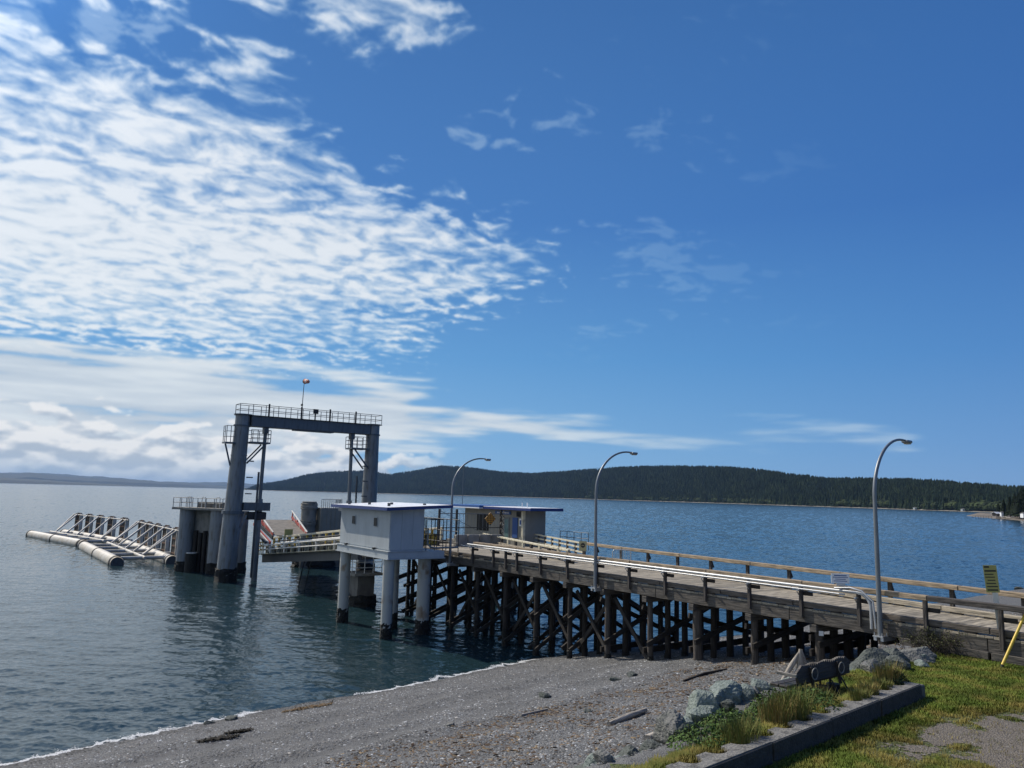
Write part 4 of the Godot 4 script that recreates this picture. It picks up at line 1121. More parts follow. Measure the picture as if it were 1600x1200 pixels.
	tube_part("sock_cone", [Vector3(-0.125, 3.02, 0.14), Vector3(-0.5, 2.98, 0.2), Vector3(-0.8, 2.9, 0.26)], [0.3, 0.26, 0.2], mat(lin(0.6, 0.24, 0.16), 0.8), t, 16)
	tube_part("sock_band", [Vector3(-0.42, 2.99, 0.19), Vector3(-0.62, 2.95, 0.225)], [0.275, 0.25], mat(lin(0.75, 0.7, 0.66), 0.8), t, 16)

func make_span() -> void:
	rng.seed = 53
	var t := thing("transfer_span", "grey steel transfer bridge sloping from the pier to the lifting gantry", "bridge", DOCK, TURN)
	var hy := func(s: float) -> float: return -0.092 * (s - 51.0)
	var P := func(s: float, y: float, z: float) -> Vector3: return Vector3(s, y + hy.call(s), z)
	for z in [-1.4, 7.2]:
		beam_part("girder", P.call(46.6, 4.2, z), P.call(73.0, 4.2, z), 0.4, 0.85, M.paint_dark, t)
		beam_part("girder_flange", P.call(46.6, 4.66, z), P.call(73.0, 4.66, z), 0.7, 0.06, M.paint_span, t)
		beam_part("side_plate", P.call(46.6, 5.0, z + 0.35), P.call(71.0, 5.0, z + 0.35), 0.05, 0.6, M.paint_dark, t)
	beam_part("road_deck", P.call(46.4, 5.32, 2.9), P.call(71.5, 5.32, 2.9), 8.6, 0.16, M.ramp_plate, t)
	for k in 13:
		var s := 47.2 + k * 2.05
		beam_part("cross_girder", P.call(s, 4.75, -1.3), P.call(s, 4.75, 7.2), 0.2, 0.5, M.paint_dark, t)
		put_box("web_stiffener", P.call(s - 0.05, 4.69, -1.62), P.call(s + 0.05, 5.55, -1.3), M.paint_span, t)
	# catwalk along the shore side
	beam_part("catwalk", P.call(47.0, 4.72, -2.1), P.call(73.5, 4.72, -2.1), 0.9, 0.06, M.paint_span, t)
	for y in [5.2, 5.66]: tube_part("catwalk_rail", [P.call(47.0, y, -2.5), P.call(73.0, y, -2.5)], [0.06], M.paint_white, t, 8)
	for k in 18:
		var s := 47.0 + k * 1.53
		tube_part("catwalk_post", [P.call(s, 4.75, -2.5), P.call(s, 5.66, -2.5)], [0.035], M.paint_span, t, 6)
		if k % 3 == 0:
			tube_part("pipe_hoop", [P.call(s, 4.75, -1.7), P.call(s, 5.5, -1.7), P.call(s + 0.25, 5.72, -1.7), P.call(s + 0.7, 5.74, -1.7)], [0.13], M.paint_white, t, 8)
	tube_part("service_pipe", [P.call(46.8, 5.8, -1.75), P.call(68.0, 5.8, -1.75)], [0.1], M.paint_white, t, 8)
	tube_part("service_pipe", [P.call(46.8, 6.05, -1.5), P.call(69.0, 6.05, -1.5)], [0.07], M.ink, t, 8)
	# road guard rails, worn yellow
	for z in [-1.0, 6.9]:
		for k in 15:
			var s := 46.9 + k * 1.72
			var a: Vector3 = P.call(s, 5.4, z); var b: Vector3 = P.call(s, 6.42, z)
			beam_part("guard_post", a, b, 0.2, 0.2, M.paint_yellow if k % 3 else M.paint_cream, t)
		beam_part("guard_rail", P.call(46.6, 6.5, z), P.call(71.0, 6.5, z), 0.24, 0.2, M.paint_cream, t, 0.02)
		beam_part("guard_board", P.call(46.6, 5.75, z), P.call(71.0, 5.75, z), 0.12, 0.3, M.paint_span, t)
	railing(t, [P.call(70.2, 4.75, -2.55), P.call(73.4, 4.75, -2.55), P.call(73.4, 4.75, -0.8)], 1.3, 0.7, M.paint_yellow, 0.04, 3)
	put_box("yellow_plate", P.call(67.0, 6.4, -1.2), P.call(67.1, 7.3, -0.3), M.sign_yellow, t)
	tube_part("plate_post", [P.call(67.1, 5.4, -0.8), P.call(67.1, 6.6, -0.8)], [0.09], M.paint_dark, t, 8)
	for q in [[58.0, -1.4], [61.0, -1.0]]:
		tube_part("hanging_chain", [P.call(q[0], 3.8, q[1]), P.call(q[0] + 1.2, 2.6, q[1] + 0.2), P.call(q[0] + 3.0, 0.9, q[1] + 0.6)], [0.06], M.iron, t, 6)
	# apron
	t = thing("loading_ramp", "brown steel loading ramp raised between red and white railings", "ramp", DOCK, TURN)
	var c := [Vector3(71.2, 4.9, -1.1), Vector3(71.2, 4.9, 2.9), Vector3(79.6, 6.35, 3.9), Vector3(79.6, 6.35, -0.5)]
	var mb := MB.new()
	mb.quad(c[0], c[1], c[2], c[3])
	if mb.n[0].y < 0:
		mb = MB.new(); mb.quad(c[3], c[2], c[1], c[0])
	part("ramp_plate", mb.mesh(), M.ramp_plate, t)
	for k in 5:
		var f := k / 4.0
		beam_part("ramp_beam", (c[0] as Vector3).lerp(c[1], f) + Vector3(0, -0.25, 0), (c[3] as Vector3).lerp(c[2], f) + Vector3(0, -0.25, 0), 0.2, 0.45, M.paint_dark, t)
	for e in 2:
		var a: Vector3 = c[0 if e == 0 else 1]; var b: Vector3 = c[3 if e == 0 else 2]
		beam_part("handrail", a + Vector3(0, 0.35, 0), b + Vector3(0, 1.1, 0), 0.16, 0.14, M.paint_white, t, 0.02)
		beam_part("side_board", a + Vector3(0, 0.18, 0), b + Vector3(0, 0.35, 0), 0.1, 0.34, M.paint_red, t)
		for k in 6:
			var f := (k + 0.7) / 6.0
			beam_part("handrail_post", a.lerp(b, f), a.lerp(b, f) + Vector3(0, lerpf(0.35, 1.1, f), 0), 0.12, 0.12, M.paint_red if k % 2 else M.paint_white, t)
	for k in 3:
		beam_part("hinge_arm", Vector3(69.5, 4.2, -1.9 - 0.25 * k), Vector3(76.0 - k * 1.2, 6.0 - 0.4 * k, -1.9 - 0.25 * k), 0.16, 0.3, [M.paint_red, M.paint_white, M.paint_dark][k], t)

# ------------------------------------------------------------------ dolphins and floats
func make_dolphins() -> void:
	rng.seed = 61
	var t := thing("mooring_dolphin", "pair of tall grey round columns with a railed cap beside the gantry", "dolphin", Vector3(-37.3, 0, -95.3), -0.372)
	for q in [[-2.45, 0.0, 0.92], [2.45, 0.0, 1.02], [3.7, -2.4, 0.9]]:
		var p := tube_part("column", [Vector3(q[0], -5, q[1]), Vector3(q[0], 7.4, q[1])], [q[2]], M.paint_tower, t, 24)
		part("growth", growth(q[2], 1.0, int(70 + q[0])), M.weed_growth, p, Transform3D(Basis.IDENTITY.scaled(Vector3(1.03, 1.9, 1.03)), Vector3(q[0], -0.5, q[1])))
	put_box("core_wall", Vector3(-2.2, -1.0, -1.2), Vector3(2.2, 7.35, -0.55), M.concrete, t)
	for k in 4:
		tube_part("fender_pile", [Vector3(-1.1 + k * 0.72, -2, -0.2), Vector3(-1.1 + k * 0.72, 4.9 - 0.25 * (k % 2), -0.2)], [0.26], M.wood_pile, t, 10)
	tube_part("fender_pile", [Vector3(-0.9, -2, 0.45), Vector3(-0.9, 2.2, 0.45)], [0.72], M.weed_growth, t, 16)
	tube_part("pile_cap", [Vector3(-0.9, 2.201, 0.45), Vector3(-0.9, 2.3, 0.45)], [0.62], M.paint_white, t, 16)
	put_box("cap_slab", Vector3(-3.9, 7.4, -2.2), Vector3(3.9, 7.68, 1.2), M.concrete, t, 0.03)
	put_box("upstand", Vector3(-1.6, 7.683, -1.8), Vector3(2.6, 8.35, -0.6), M.concrete_dark, t)
	railing(t, [Vector3(-3.8, 7.68, -2.1), Vector3(-3.8, 7.68, 1.1), Vector3(3.8, 7.68, 1.1), Vector3(3.8, 7.68, -2.1)], 1.15, 1.25, M.paint_rail, 0.035, 2)
	for k in 3:
		tube_part("bollard", [Vector3(-2.4 + k * 2.2, 7.683, 0.2), Vector3(-2.4 + k * 2.2, 8.9, 0.2), Vector3(-2.1 + k * 2.2, 9.0, 0.2), Vector3(-1.85 + k * 2.2, 8.9, 0.2), Vector3(-1.85 + k * 2.2, 7.7, 0.2)], [0.05], M.paint_white, t, 8)
	for k in 3: put_box("stair_step", Vector3(3.9, 5.2 + k * 0.75, 0.6), Vector3(5.4, 5.3 + k * 0.75, 1.0), M.paint_white if k == 0 else M.paint_rail, t)
	t = thing("concrete_dolphin", "dark round concrete dolphin with a grey steel box behind the ramp", "dolphin", dock(84.0, 0, 9.4), TURN)
	var p2 := tube_part("concrete_column", [Vector3(0.6, -5, -1.4), Vector3(0.6, 8.0, -1.4), Vector3(0.6, 8.6, -1.4)], [1.0, 1.02, 0.95], M.concrete, t, 20)
	for k in 3: part("chipped_edge", growth(1.0, 1.0, 90 + k), M.concrete, p2, Transform3D(Basis.IDENTITY.scaled(Vector3(1.02, 0.8, 1.02)), Vector3(0.6, 7.6 - k * 2.2, -1.4)))
	put_box("steel_box", Vector3(-0.8, 2.0, -0.3), Vector3(1.6, 7.8, 2.75), M.wall_beige, t, 0.04)
	for k in 5: put_box("box_rib", Vector3(-0.86, 2.1, 0.0 + k * 0.6), Vector3(-0.803, 7.7, 0.08 + k * 0.6), M.wall_beige, t)
	put_box("pier_block", Vector3(-1.2, -4, -2.8), Vector3(2.2, 2.0, 2.9), M.concrete_dark, t, 0.1)
	part("growth", growth(2.6, 1.0, 95), M.weed_growth, t, Transform3D(Basis.IDENTITY.scaled(Vector3(0.8, 2.3, 1.15)), Vector3(0.5, -0.7, 0)))
	railing(t, [Vector3(-0.7, 7.8, -0.2), Vector3(-0.7, 7.8, 2.7), Vector3(1.5, 7.8, 2.7)], 1.15, 0.28, M.paint_rail, 0.03, 1)

func make_floats() -> void:
	rng.seed = 71
	var text := ["near floating boom of two white pipes carrying upright fender panels", "far floating boom of two white pipes, the outermost one on the water"]
	var ends := [[Vector2(-49.9, -100.6), Vector2(-68.2, -126.2)], [Vector2(-70.0, -129.4), Vector2(-92.4, -151.5)]]
	for q in 2:
		var a: Vector2 = ends[q][0]; var b: Vector2 = ends[q][1]
		var l := (b - a).length()
		var t := thing("floating_boom", text[q], "float", Vector3(a.x, 0, a.y), atan2(-(b.y - a.y), b.x - a.x), "floating fender booms")
		for z in [0.0, 6.6]:
			var L := l if z == 0.0 else l + 3.0
			var p := tube_part("float_pipe", [Vector3(0, 0.28, z), Vector3(0.05, 0.28, z), Vector3(L, 0.28, z)], [0.7, 0.82, 0.82], M.pontoon, t, 24)
			for r in ([0.5, 0.9, L * 0.5, L - 0.6] if z == 0.0 else [0.6, L - 0.6]):
				part("band", band(0.85), M.rubber, p, Transform3D(Basis.IDENTITY, Vector3(r, 0.28, z)))
			part("end_plate", end_disc(0.76), M.paint_dark, p, Transform3D(Basis.IDENTITY, Vector3(-0.02, 0.28, z)))
		var step := l / 5.0
		for k in 5:
			var s := 1.6 + k * step
			tube_part("cross_pipe", [Vector3(s, 0.75, 0.4), Vector3(s, 0.75, 8.2)], [0.24], M.pontoon, t, 10)
			tube_part("diagonal_strut", [Vector3(s + 1.4, 0.95, 3.4), Vector3(s + 4.6, 4.15, 7.9)], [0.15], M.pontoon, t, 8)
			if k == 0 or k == 4: tube_part("diagonal_strut", [Vector3(s + 1.4, 0.95, 3.4), Vector3(s + 4.6 + (1.9 if k == 4 else -1.9), 4.15, 7.9)], [0.12], M.pontoon, t, 8)
			var f := put_box("fender_panel", Vector3(s + 3.6, 0.35, 8.1), Vector3(s + 5.9, 4.25, 8.7), M.wood_dark, t, 0.05)
			for e in [3.4, 5.9]:
				var w := MB.new()
				w.box(Vector3(s + e + 0.1, 2.3, 8.25), Vector3(0.3, 4.1, 0.5))
				part("panel_post", w.mesh(), M.concrete_dark if e > 5 else M.pontoon, f)
			for r in 4:
				var w := MB.new()
				w.box(Vector3(s + 4.75, 0.9 + r * 1.0, 8.05), Vector3(1.9, 0.16, 0.14))
				part("chain_bar", w.mesh(), M.rust, f)
			for r in 3:
				var w := MB.new()
				w.cbox(Vector3(s + 3.9 + r * 0.85, 4.36, 8.35), Vector3(0.3, 0.24, 0.3), 0.05)
				part("panel_cap", w.mesh(), M.rust, f)
		tube_part("top_pipe", [Vector3(3.5, 4.1, 7.95), Vector3(l + 2.5, 4.1, 7.95)], [0.1], M.pontoon, t, 8)
		tube_part("walkway_pipe", [Vector3(0.6, 0.8, 3.4), Vector3(l, 0.8, 3.4)], [0.22], M.pontoon, t, 10)

func band(r: float) -> ArrayMesh:
	var mb := MB.new()
	mb.tube([Vector3(-0.16, 0, 0), Vector3(-0.15, 0, 0), Vector3(0.15, 0, 0), Vector3(0.16, 0, 0)], [r * 0.96, r + 0.05, r + 0.05, r * 0.96], 24, false)
	return mb.mesh()

func end_disc(r: float) -> ArrayMesh:
	var mb := MB.new()
	mb.tube([Vector3(-0.03, 0, 0), Vector3(0.03, 0, 0)], [r], 24)
	return mb.mesh()

# ------------------------------------------------------------------ foreground
func extrude(mb: MB, poly: PackedVector2Array, y0: float, y1: float) -> void:
	var area := 0.0
	for k in poly.size(): area += poly[k].cross(poly[(k + 1) % poly.size()])
	if area < 0.0: poly.reverse()
	# (x, z) with positive area runs clockwise seen from above
	var idx := Geometry2D.triangulate_polygon(poly)
	for k in range(0, idx.size(), 3):
		var a := poly[idx[k]]; var b := poly[idx[k + 1]]; var d := poly[idx[k + 2]]
		if (b - a).cross(d - a) > 0.0:
			var sw := b; b = d; d = sw
		mb.tri(Vector3(a.x, y1, a.y), Vector3(b.x, y1, b.y), Vector3(d.x, y1, d.y))
	for k in poly.size():
		var a := poly[k]; var b := poly[(k + 1) % poly.size()]
		mb.quad(Vector3(b.x, y0, b.y), Vector3(a.x, y0, a.y), Vector3(a.x, y1, a.y), Vector3(b.x, y1, b.y))

func boulder(sd: int, size: Vector3, detail := 3) -> ArrayMesh:
	# a cube sphere cut by random planes and roughened
	rng.seed = sd
	var cuts := []
	for k in 11:
		cuts.append([Vector3(rng.randfn(), rng.randfn() * 0.8, rng.randfn()).normalized(), rng.randf_range(0.5, 0.86)])
	var rough := noise(1.6, 4, sd); var fine := noise(6.0, 3, sd + 1)
	var n := 10 * detail / 3
	var v := PackedVector3Array(); var nor := PackedVector3Array(); var idx := PackedInt32Array()
	for f in 6:
		var first := v.size()
		for j in n + 1:
			for i in n + 1:
				var a := 2.0 * i / n - 1.0; var b := 2.0 * j / n - 1.0
				var d: Vector3 = [Vector3(1, b, -a), Vector3(-1, b, a), Vector3(a, 1, -b), Vector3(a, -1, b), Vector3(a, b, 1), Vector3(-a, b, -1)][f]
				d = d.normalized()
				var r := 1.0
				for c in cuts:
					var q: float = d.dot(c[0])
					if q > 0.05: r = minf(r, c[1] / q)
				r *= 1.0 + 0.05 * rough.get_noise_3dv(d) + 0.05 * fine.get_noise_3dv(d)
				v.append(d * r * size)
		for j in n:
			for i in n:
				var a := first + j * (n + 1) + i
				idx.append_array(PackedInt32Array([a, a + n + 1, a + 1, a + 1, a + n + 1, a + n + 2]))
	# broken faces: every triangle keeps its own plane
	var v2 := PackedVector3Array(); v2.resize(idx.size())
	nor.resize(idx.size())
	for k in range(0, idx.size(), 3):
		var fn := (v[idx[k + 2]] - v[idx[k]]).cross(v[idx[k + 1]] - v[idx[k]]).normalized()
		for q in 3:
			v2[k + q] = v[idx[k + q]]; nor[k + q] = fn
	v = v2
	idx = PackedInt32Array(range(v2.size()))
	var arr := []
	arr.resize(Mesh.ARRAY_MAX)
	arr[Mesh.ARRAY_VERTEX] = v; arr[Mesh.ARRAY_NORMAL] = nor; arr[Mesh.ARRAY_INDEX] = idx
	var m := ArrayMesh.new()
	m.add_surface_from_arrays(Mesh.PRIMITIVE_TRIANGLES, arr)
	return m

func nth(k: int) -> String:
	return ["first", "second", "third", "fourth", "fifth", "sixth", "seventh", "eighth", "ninth", "tenth", "eleventh", "twelfth", "thirteenth", "fourteenth", "fifteenth", "sixteenth", "seventeenth", "eighteenth", "nineteenth", "twentieth", "twenty-first", "twenty-second", "twenty-third", "twenty-fourth", "twenty-fifth", "twenty-sixth", "twenty-seventh", "twenty-eighth", "twenty-ninth", "thirtieth"][k]

func make_rocks() -> void:
	var vein := tex(0.014, 5, 81, [[0.0, Color(0.35, 0.38, 0.36)], [0.4, Color(0.75, 0.8, 0.76)], [0.55, Color(1, 1.02, 0.98)], [0.68, Color(1.2, 1.2, 1.15)], [0.74, Color(2.4, 2.3, 2.2)], [0.8, Color(1.1, 1.1, 1.1)], [1.0, Color(0.9, 0.9, 0.9)]])
	var rn := bumps(0.04, 5, 82, 14.0)
	var kinds := [textured(lin(0.085, 0.095, 0.088), 0.9, vein, Vector3(0.45, 0.45, 0.45), true, rn, 1.0), textured(lin(0.2, 0.232, 0.215), 0.9, vein, Vector3(0.6, 0.6, 0.6), true, rn, 1.0), textured(lin(0.17, 0.168, 0.16), 0.9, vein, Vector3(0.5, 0.5, 0.5), true, rn, 1.0)]
	M.rocks = kinds
	# x, z, radii, kind, label
	var list := [
		[12.55, -27.5, Vector3(1.05, 0.95, 0.8), 0, "largest grey-green boulder, standing behind the bench under the first lamp"],
		[13.55, -27.8, Vector3(0.55, 0.62, 0.5), 0, "grey boulder just right of the largest one under the pier"],
		[14.45, -28.1, Vector3(0.62, 0.5, 0.5), 2, "pale speckled boulder between the bush and the lawn corner"],
		[12.0, -26.2, Vector3(0.55, 0.34, 0.42), 2, "low cracked grey rock at the foot of the largest boulder"],
		[13.1, -26.6, Vector3(0.5, 0.36, 0.4), 0, "small dark rock in front of the pale speckled boulder"],
		[15.1, -28.5, Vector3(0.35, 0.26, 0.3), 2, "small brown-grey rock at the edge of the lawn under the pier"],
		[14.2, -27.2, Vector3(0.3, 0.24, 0.26), 1, "small pale stone between the lawn and the boulders"],
		[8.7, -25.5, Vector3(0.62, 0.5, 0.5), 1, "rounded green-grey boulder with a white edge left of the bench"],
		[6.2, -22.5, Vector3(0.75, 0.55, 0.55), 1, "pale green cracked boulder in the middle of the rock bank"],
		[5.2, -21.1, Vector3(0.7, 0.5, 0.6), 1, "light blue-green boulder above the leafy weeds"],
		[5.75, -21.8, Vector3(0.42, 0.42, 0.38), 1, "angular pale block wedged between the two green boulders"],
		[3.9, -19.1, Vector3(0.55, 0.5, 0.45), 2, "black and white veined rock beside the planter end"],
		[3.6, -19.8, Vector3(0.45, 0.34, 0.4), 0, "grey slab of rock behind the veined one"],
		[2.9, -18.5, Vector3(0.5, 0.36, 0.45), 0, "smooth dark grey rock at the bottom of the rock bank"],
		[2.0, -17.9, Vector3(0.6, 0.4, 0.5), 0, "broad grey boulder lowest on the bank at the picture's edge"],
		[7.5, -24.4, Vector3(0.45, 0.3, 0.4), 0, "dark flat rock between the driftwood log and the green boulder"],
		[4.5, -19.9, Vector3(0.3, 0.25, 0.3), 1, "small pale stone beside the veined rock"]]
	for k in list.size():
		var r: Array = list[k]
		var sz: Vector3 = r[2]
		single("boulder", boulder(200 + k, sz), kinds[r[3]], r[4], "rock", Vector3(r[0], ground(r[0], r[1]) + sz.y * (0.35 if k < 7 else 0.6), r[1]), k * 1.3, "boulders on the bank")
	# smaller stones packed along the bank
	rng.seed = 260
	var line := [Vector2(1.6, -17.4), Vector2(2.8, -18.2), Vector2(4.4, -19.9), Vector2(6.1, -22.4), Vector2(8.7, -25.4), Vector2(11.6, -26.8), Vector2(14.8, -28.4)]
	var shapes := []
	for k in 6: shapes.append(boulder(270 + k, Vector3(1, 0.72, 0.85), 2))
	for k in 30:
		var u := (k + rng.randf()) / 30.0 * 5.999
		var i := int(u)
		var p: Vector2 = (line[i] as Vector2).lerp(line[i + 1], u - i) + Vector2(-0.7, -0.7) * rng.randfn() * 0.3
		var s := rng.randf_range(0.26, 0.5)
		var o := single("bank_stone", shapes[k % 6], kinds[[1, 2, 1, 0, 1][k % 5]], "%s jagged stone of the rock bank, %s counted from the planter's lower end" % [["pale green", "light grey", "pale green", "dark grey", "pale green"][k % 5], nth(k)], "stone", Vector3(p.x, ground(p.x, p.y) + s * 0.35, p.y), rng.randf() * TAU, "smaller stones of the rock bank")
		o.scale = Vector3(s, s, s)
	# loose stones on the beach
	var loose := [[5.0, -36.5, 0.28, "dark flat stone on the open gravel below the pier"], [5.95, -37.6, 0.3, "grey stone casting a shadow on the gravel below the pier"], [1.7, -33.3, 0.32, "black angular stone in the middle of the beach"], [-11.9, -35.3, 0.3, "black stone lying in the wash at the water's edge"], [-12.6, -34.6, 0.22, "small black stone beside the one in the wash"], [-1.8, -27.6, 0.16, "pale rounded stone low on the beach"], [2.95, -28.3, 0.2, "small grey stone at the edge of the wrack"], [64.2, -98.6, 0.5, "brown rock at the far edge of the shore beyond the pier"]]
	for k in loose.size():
		var r: Array = loose[k]
		single("beach_stone", boulder(300 + k, Vector3(r[2] * 1.3, r[2] * 0.55, r[2]), 2), kinds[0] if k != 5 else kinds[2], r[3], "stone", Vector3(r[0], ground(r[0], r[1]) + r[2] * 0.15, r[1]), k * 0.9, "loose stones on the beach")

func log_mesh(pts: Array, radii: Array, sd: int) -> ArrayMesh:
	var mb := MB.new()
	mb.off = Vector2(sd * 1.7, sd * 0.9)
	mb.tube(pts, radii, 14)
	var nn := noise(1.8, 3, sd)
	for k in mb.v.size():
		mb.v[k] += mb.n[k] * nn.get_noise_3d(mb.v[k].x * 0.6, mb.v[k].y * 3.0, mb.v[k].z * 0.6) * (radii[0] as float) * 0.35
	return mb.mesh()

func make_driftwood() -> void:
	var on := func(x: float, z: float, up: float) -> Vector3: return Vector3(x, ground(x, z) + up, z)
	single("driftwood_log", log_mesh([on.call(5.2, -23.0, 0.16), on.call(6.6, -24.3, 0.24), on.call(8.0, -25.9, 0.2), on.call(9.3, -27.3, 0.1)], [0.26, 0.24, 0.2, 0.12], 1), M.wood_drift, "long bleached driftwood log lying against the green boulders", "log")
	single("driftwood_log", log_mesh([on.call(3.3, -25.3, 0.06), on.call(4.0, -26.1, 0.1), on.call(4.75, -27.0, 0.08)], [0.07, 0.1, 0.07], 2), M.wood_drift, "short grey driftwood log lying in the wrack on the beach", "log")
	single("driftwood_branch", log_mesh([on.call(0.6, -28.6, 0.03), on.call(1.6, -29.4, 0.05)], [0.05, 0.03], 3), M.wood_drift, "thin pale stick lying on the lower beach", "branch")
	single("driftwood_branch", log_mesh([on.call(7.6, -34.0, 0.05), on.call(8.7, -34.9, 0.08), on.call(9.9, -35.7, 0.04)], [0.05, 0.06, 0.03], 4), M.wood_dark, "dark branch lying on the gravel near the pier shadow", "branch")
	single("driftwood_log", log_mesh([on.call(3.9, -21.9, 0.1), on.call(4.6, -22.7, 0.14), on.call(5.3, -23.6, 0.08)], [0.12, 0.14, 0.08], 5), M.wood_drift, "weathered stump of driftwood below the light blue-green boulder", "log")
	# upturned root
	var t := thing("driftwood_root", "upright bleached driftwood root leaning against itself beside the pier piles", "driftwood", Vector3(11.4, ground(11.4, -31.2), -31.2))
	var legs := [[[Vector3(0.16, 1.18, 0), Vector3(0.1, 0.6, 0.05), Vector3(0.02, 0.0, 0.15)], [0.07, 0.13, 0.17]], [[Vector3(0.14, 1.1, 0), Vector3(-0.2, 0.62, 0.05), Vector3(-0.62, 0.0, 0.1)], [0.06, 0.1, 0.08]], [[Vector3(0.18, 1.1, -0.03), Vector3(0.3, 0.55, -0.1), Vector3(0.42, -0.05, -0.15)], [0.06, 0.16, 0.2]], [[Vector3(0.02, 0.45, 0.1), Vector3(-0.2, 0.2, 0.2), Vector3(-0.45, 0.02, 0.3)], [0.1, 0.08, 0.06]]]
	for k in legs.size(): part("root_limb", log_mesh(legs[k][0], legs[k][1], 10 + k), M.wood_drift, t)

func make_planter() -> void:
	rng.seed = 91
	var turn := atan2(0.679, 0.734)
	var t := thing("planter_wall", "low grey concrete planter wall with rounded notches along the lawn", "wall", Vector3(3.76, 4.6, -15.22), turn)
	var L := 2.74
	for k in 5:
		var x0 := -3.0 + k * 2.765
		var poly := PackedVector2Array([Vector2(0, 0), Vector2(L, 0), Vector2(L, -0.5)])
		for q in 3:
			var cx := L - 0.48 - q * 0.9
			for a in 11:
				var an := PI * a / 10.0
				poly.append(Vector2(cx + cos(an) * 0.28, -0.5 + sin(an) * 0.28))
		poly.append(Vector2(0, -0.5))
		var mb := MB.new()
		extrude(mb, poly, -0.3, 0.55 + rng.randf_range(-0.025, 0.02))
		var zz := rng.randf_range(-0.03, 0.0)
		part("wall_block", mb.mesh(), M.concrete_wall, t, Transform3D(Basis.IDENTITY, Vector3(x0, 0, zz)))
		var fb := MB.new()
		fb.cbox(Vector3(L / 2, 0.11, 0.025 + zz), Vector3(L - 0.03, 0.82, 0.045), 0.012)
		part("shaded_face_slab", fb.mesh(), M.concrete_shaded, t, Transform3D(Basis.IDENTITY, Vector3(x0, 0, 0)))  # added slab, its dark colour paints shade on the front of the wall
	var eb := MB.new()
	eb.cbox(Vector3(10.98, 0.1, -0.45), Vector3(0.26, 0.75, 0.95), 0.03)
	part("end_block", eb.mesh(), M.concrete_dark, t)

func make_bench() -> void:
	rng.seed = 95
	# local x along the bench, seat toward -z (the sea)
	var t := thing("park_bench", "dark timber bench with ring ornaments on its back facing the sea", "bench", Vector3(8.0, 4.68, -21.72), atan2(0.625, 0.781))
	for k in 2:
		beam_part("seat_plank", Vector3(-0.35, 0.47, -0.3 - k * 0.27), Vector3(2.75, 0.47, -0.3 - k * 0.27), 0.25, 0.08, M.wood_bench, t, 0.012)
	# back: carved slab with a notched top edge
	var poly := PackedVector2Array([Vector2(0.1, 0.54), Vector2(2.8, 0.5), Vector2(2.92, 0.85), Vector2(2.7, 0.98)])
	for k in 22:
		var x := 2.6 - k * 0.103
		poly.append(Vector2(x, 0.93 + 0.03 * sin(k * 0.7))); poly.append(Vector2(x - 0.05, 0.985 + 0.02 * sin(k * 0.9)))
	poly.append(Vector2(0.25, 0.9)); poly.append(Vector2(0.05, 0.8))
	var mb := MB.new()
	extrude(mb, poly, -0.04, 0.04)
	part("backrest", mb.mesh(), M.wood_bench, t, Transform3D(Basis(Vector3(1, 0, 0), Vector3(0, 0.16, 0.985), Vector3(0, 0.985, -0.16)), Vector3(0, 0, -0.04)))
	beam_part("armrest", Vector3(0.0, 0.74, -0.1), Vector3(-0.1, 0.76, -0.62), 0.09, 0.08, M.wood_drift, t)
	for x in [0.72, 2.15]:
		var rb := MB.new()
		var pts := []
		for k in 21: pts.append(Vector3(x + cos(TAU * k / 20) * 0.15, 0.74 + sin(TAU * k / 20) * 0.15, 0.03))
		rb.tube(pts, [0.014], 8, false)
		part("ring_ornament", rb.mesh(), M.concrete, t)
		beam_part("back_post", Vector3(x, 0.3, -0.02), Vector3(x, 0.9, -0.1), 0.07, 0.07, M.wood_dark, t)
	for x in [0.5, 0.95, 1.75, 2.3]:
		tube_part("leg", [Vector3(x, 0.43, -0.42), Vector3(x, 0.2, -0.42), Vector3(x, 0.0, -0.42)], [0.035, 0.03, 0.05], M.iron, t, 8)
		tube_part("leg", [Vector3(x + 0.05, 0.43, -0.1), Vector3(x + 0.12, 0.02, 0.12)], [0.022], M.iron, t, 6)
	# dark pots standing under the bench
	var labels := ["dark round pot under the bench, nearest its open end", "dark round pot under the bench, second from its open end", "dark brown pot under the bench, third from its open end", "dark pot under the bench end nearest the big boulder"]
	for k in 4:
		var x: float = [0.42, 0.86, 1.62, 2.15][k]
		var pm := MB.new()
		pm.tube([Vector3(0, 0, 0), Vector3(0, 0.05, 0), Vector3(0, 0.16, 0), Vector3(0, 0.24, 0), Vector3(0, 0.26, 0)], [0.1, 0.13, 0.18, 0.2, 0.17], 14)
		single("garden_pot", pm.mesh(), M.iron if k != 2 else M.rust, labels[k], "pot", t.transform * Vector3(x, 0.0, -0.24), 0.0, "pots under the bench")

# a blade is two triangles, bent; a tuft is a few blades
func tuft(blades: int, h: float, w: float, spread: float, sd: int) -> ArrayMesh:
	rng.seed = sd
	var mb := MB.new()
	for k in blades:
		var a := rng.randf() * TAU; var o := Vector3(cos(a), 0, sin(a)) * spread * rng.randf()
		var out := Vector3(cos(a + 0.6), 0, sin(a + 0.6)); var sidev := Vector3(-out.z, 0, out.x) * w
		var hh := h * rng.randf_range(0.55, 1.1); var lean := rng.randf_range(0.1, 0.7) * h
		var m1 := o + out * lean * 0.35 + Vector3(0, hh * 0.6, 0); var tip := o + out * lean + Vector3(0, hh, 0)
		mb.tint = Color(1, 1, 1)
		mb.tri(o - sidev, o + sidev, m1); mb.tri(m1 - sidev * 0.7, m1 + sidev * 0.7, tip); mb.tri(o - sidev, m1 + sidev * 0.7, m1 - sidev * 0.7)
	for k in mb.n.size(): mb.n[k] = (mb.n[k] * 0.35 + Vector3.UP).normalized()
	return mb.mesh()

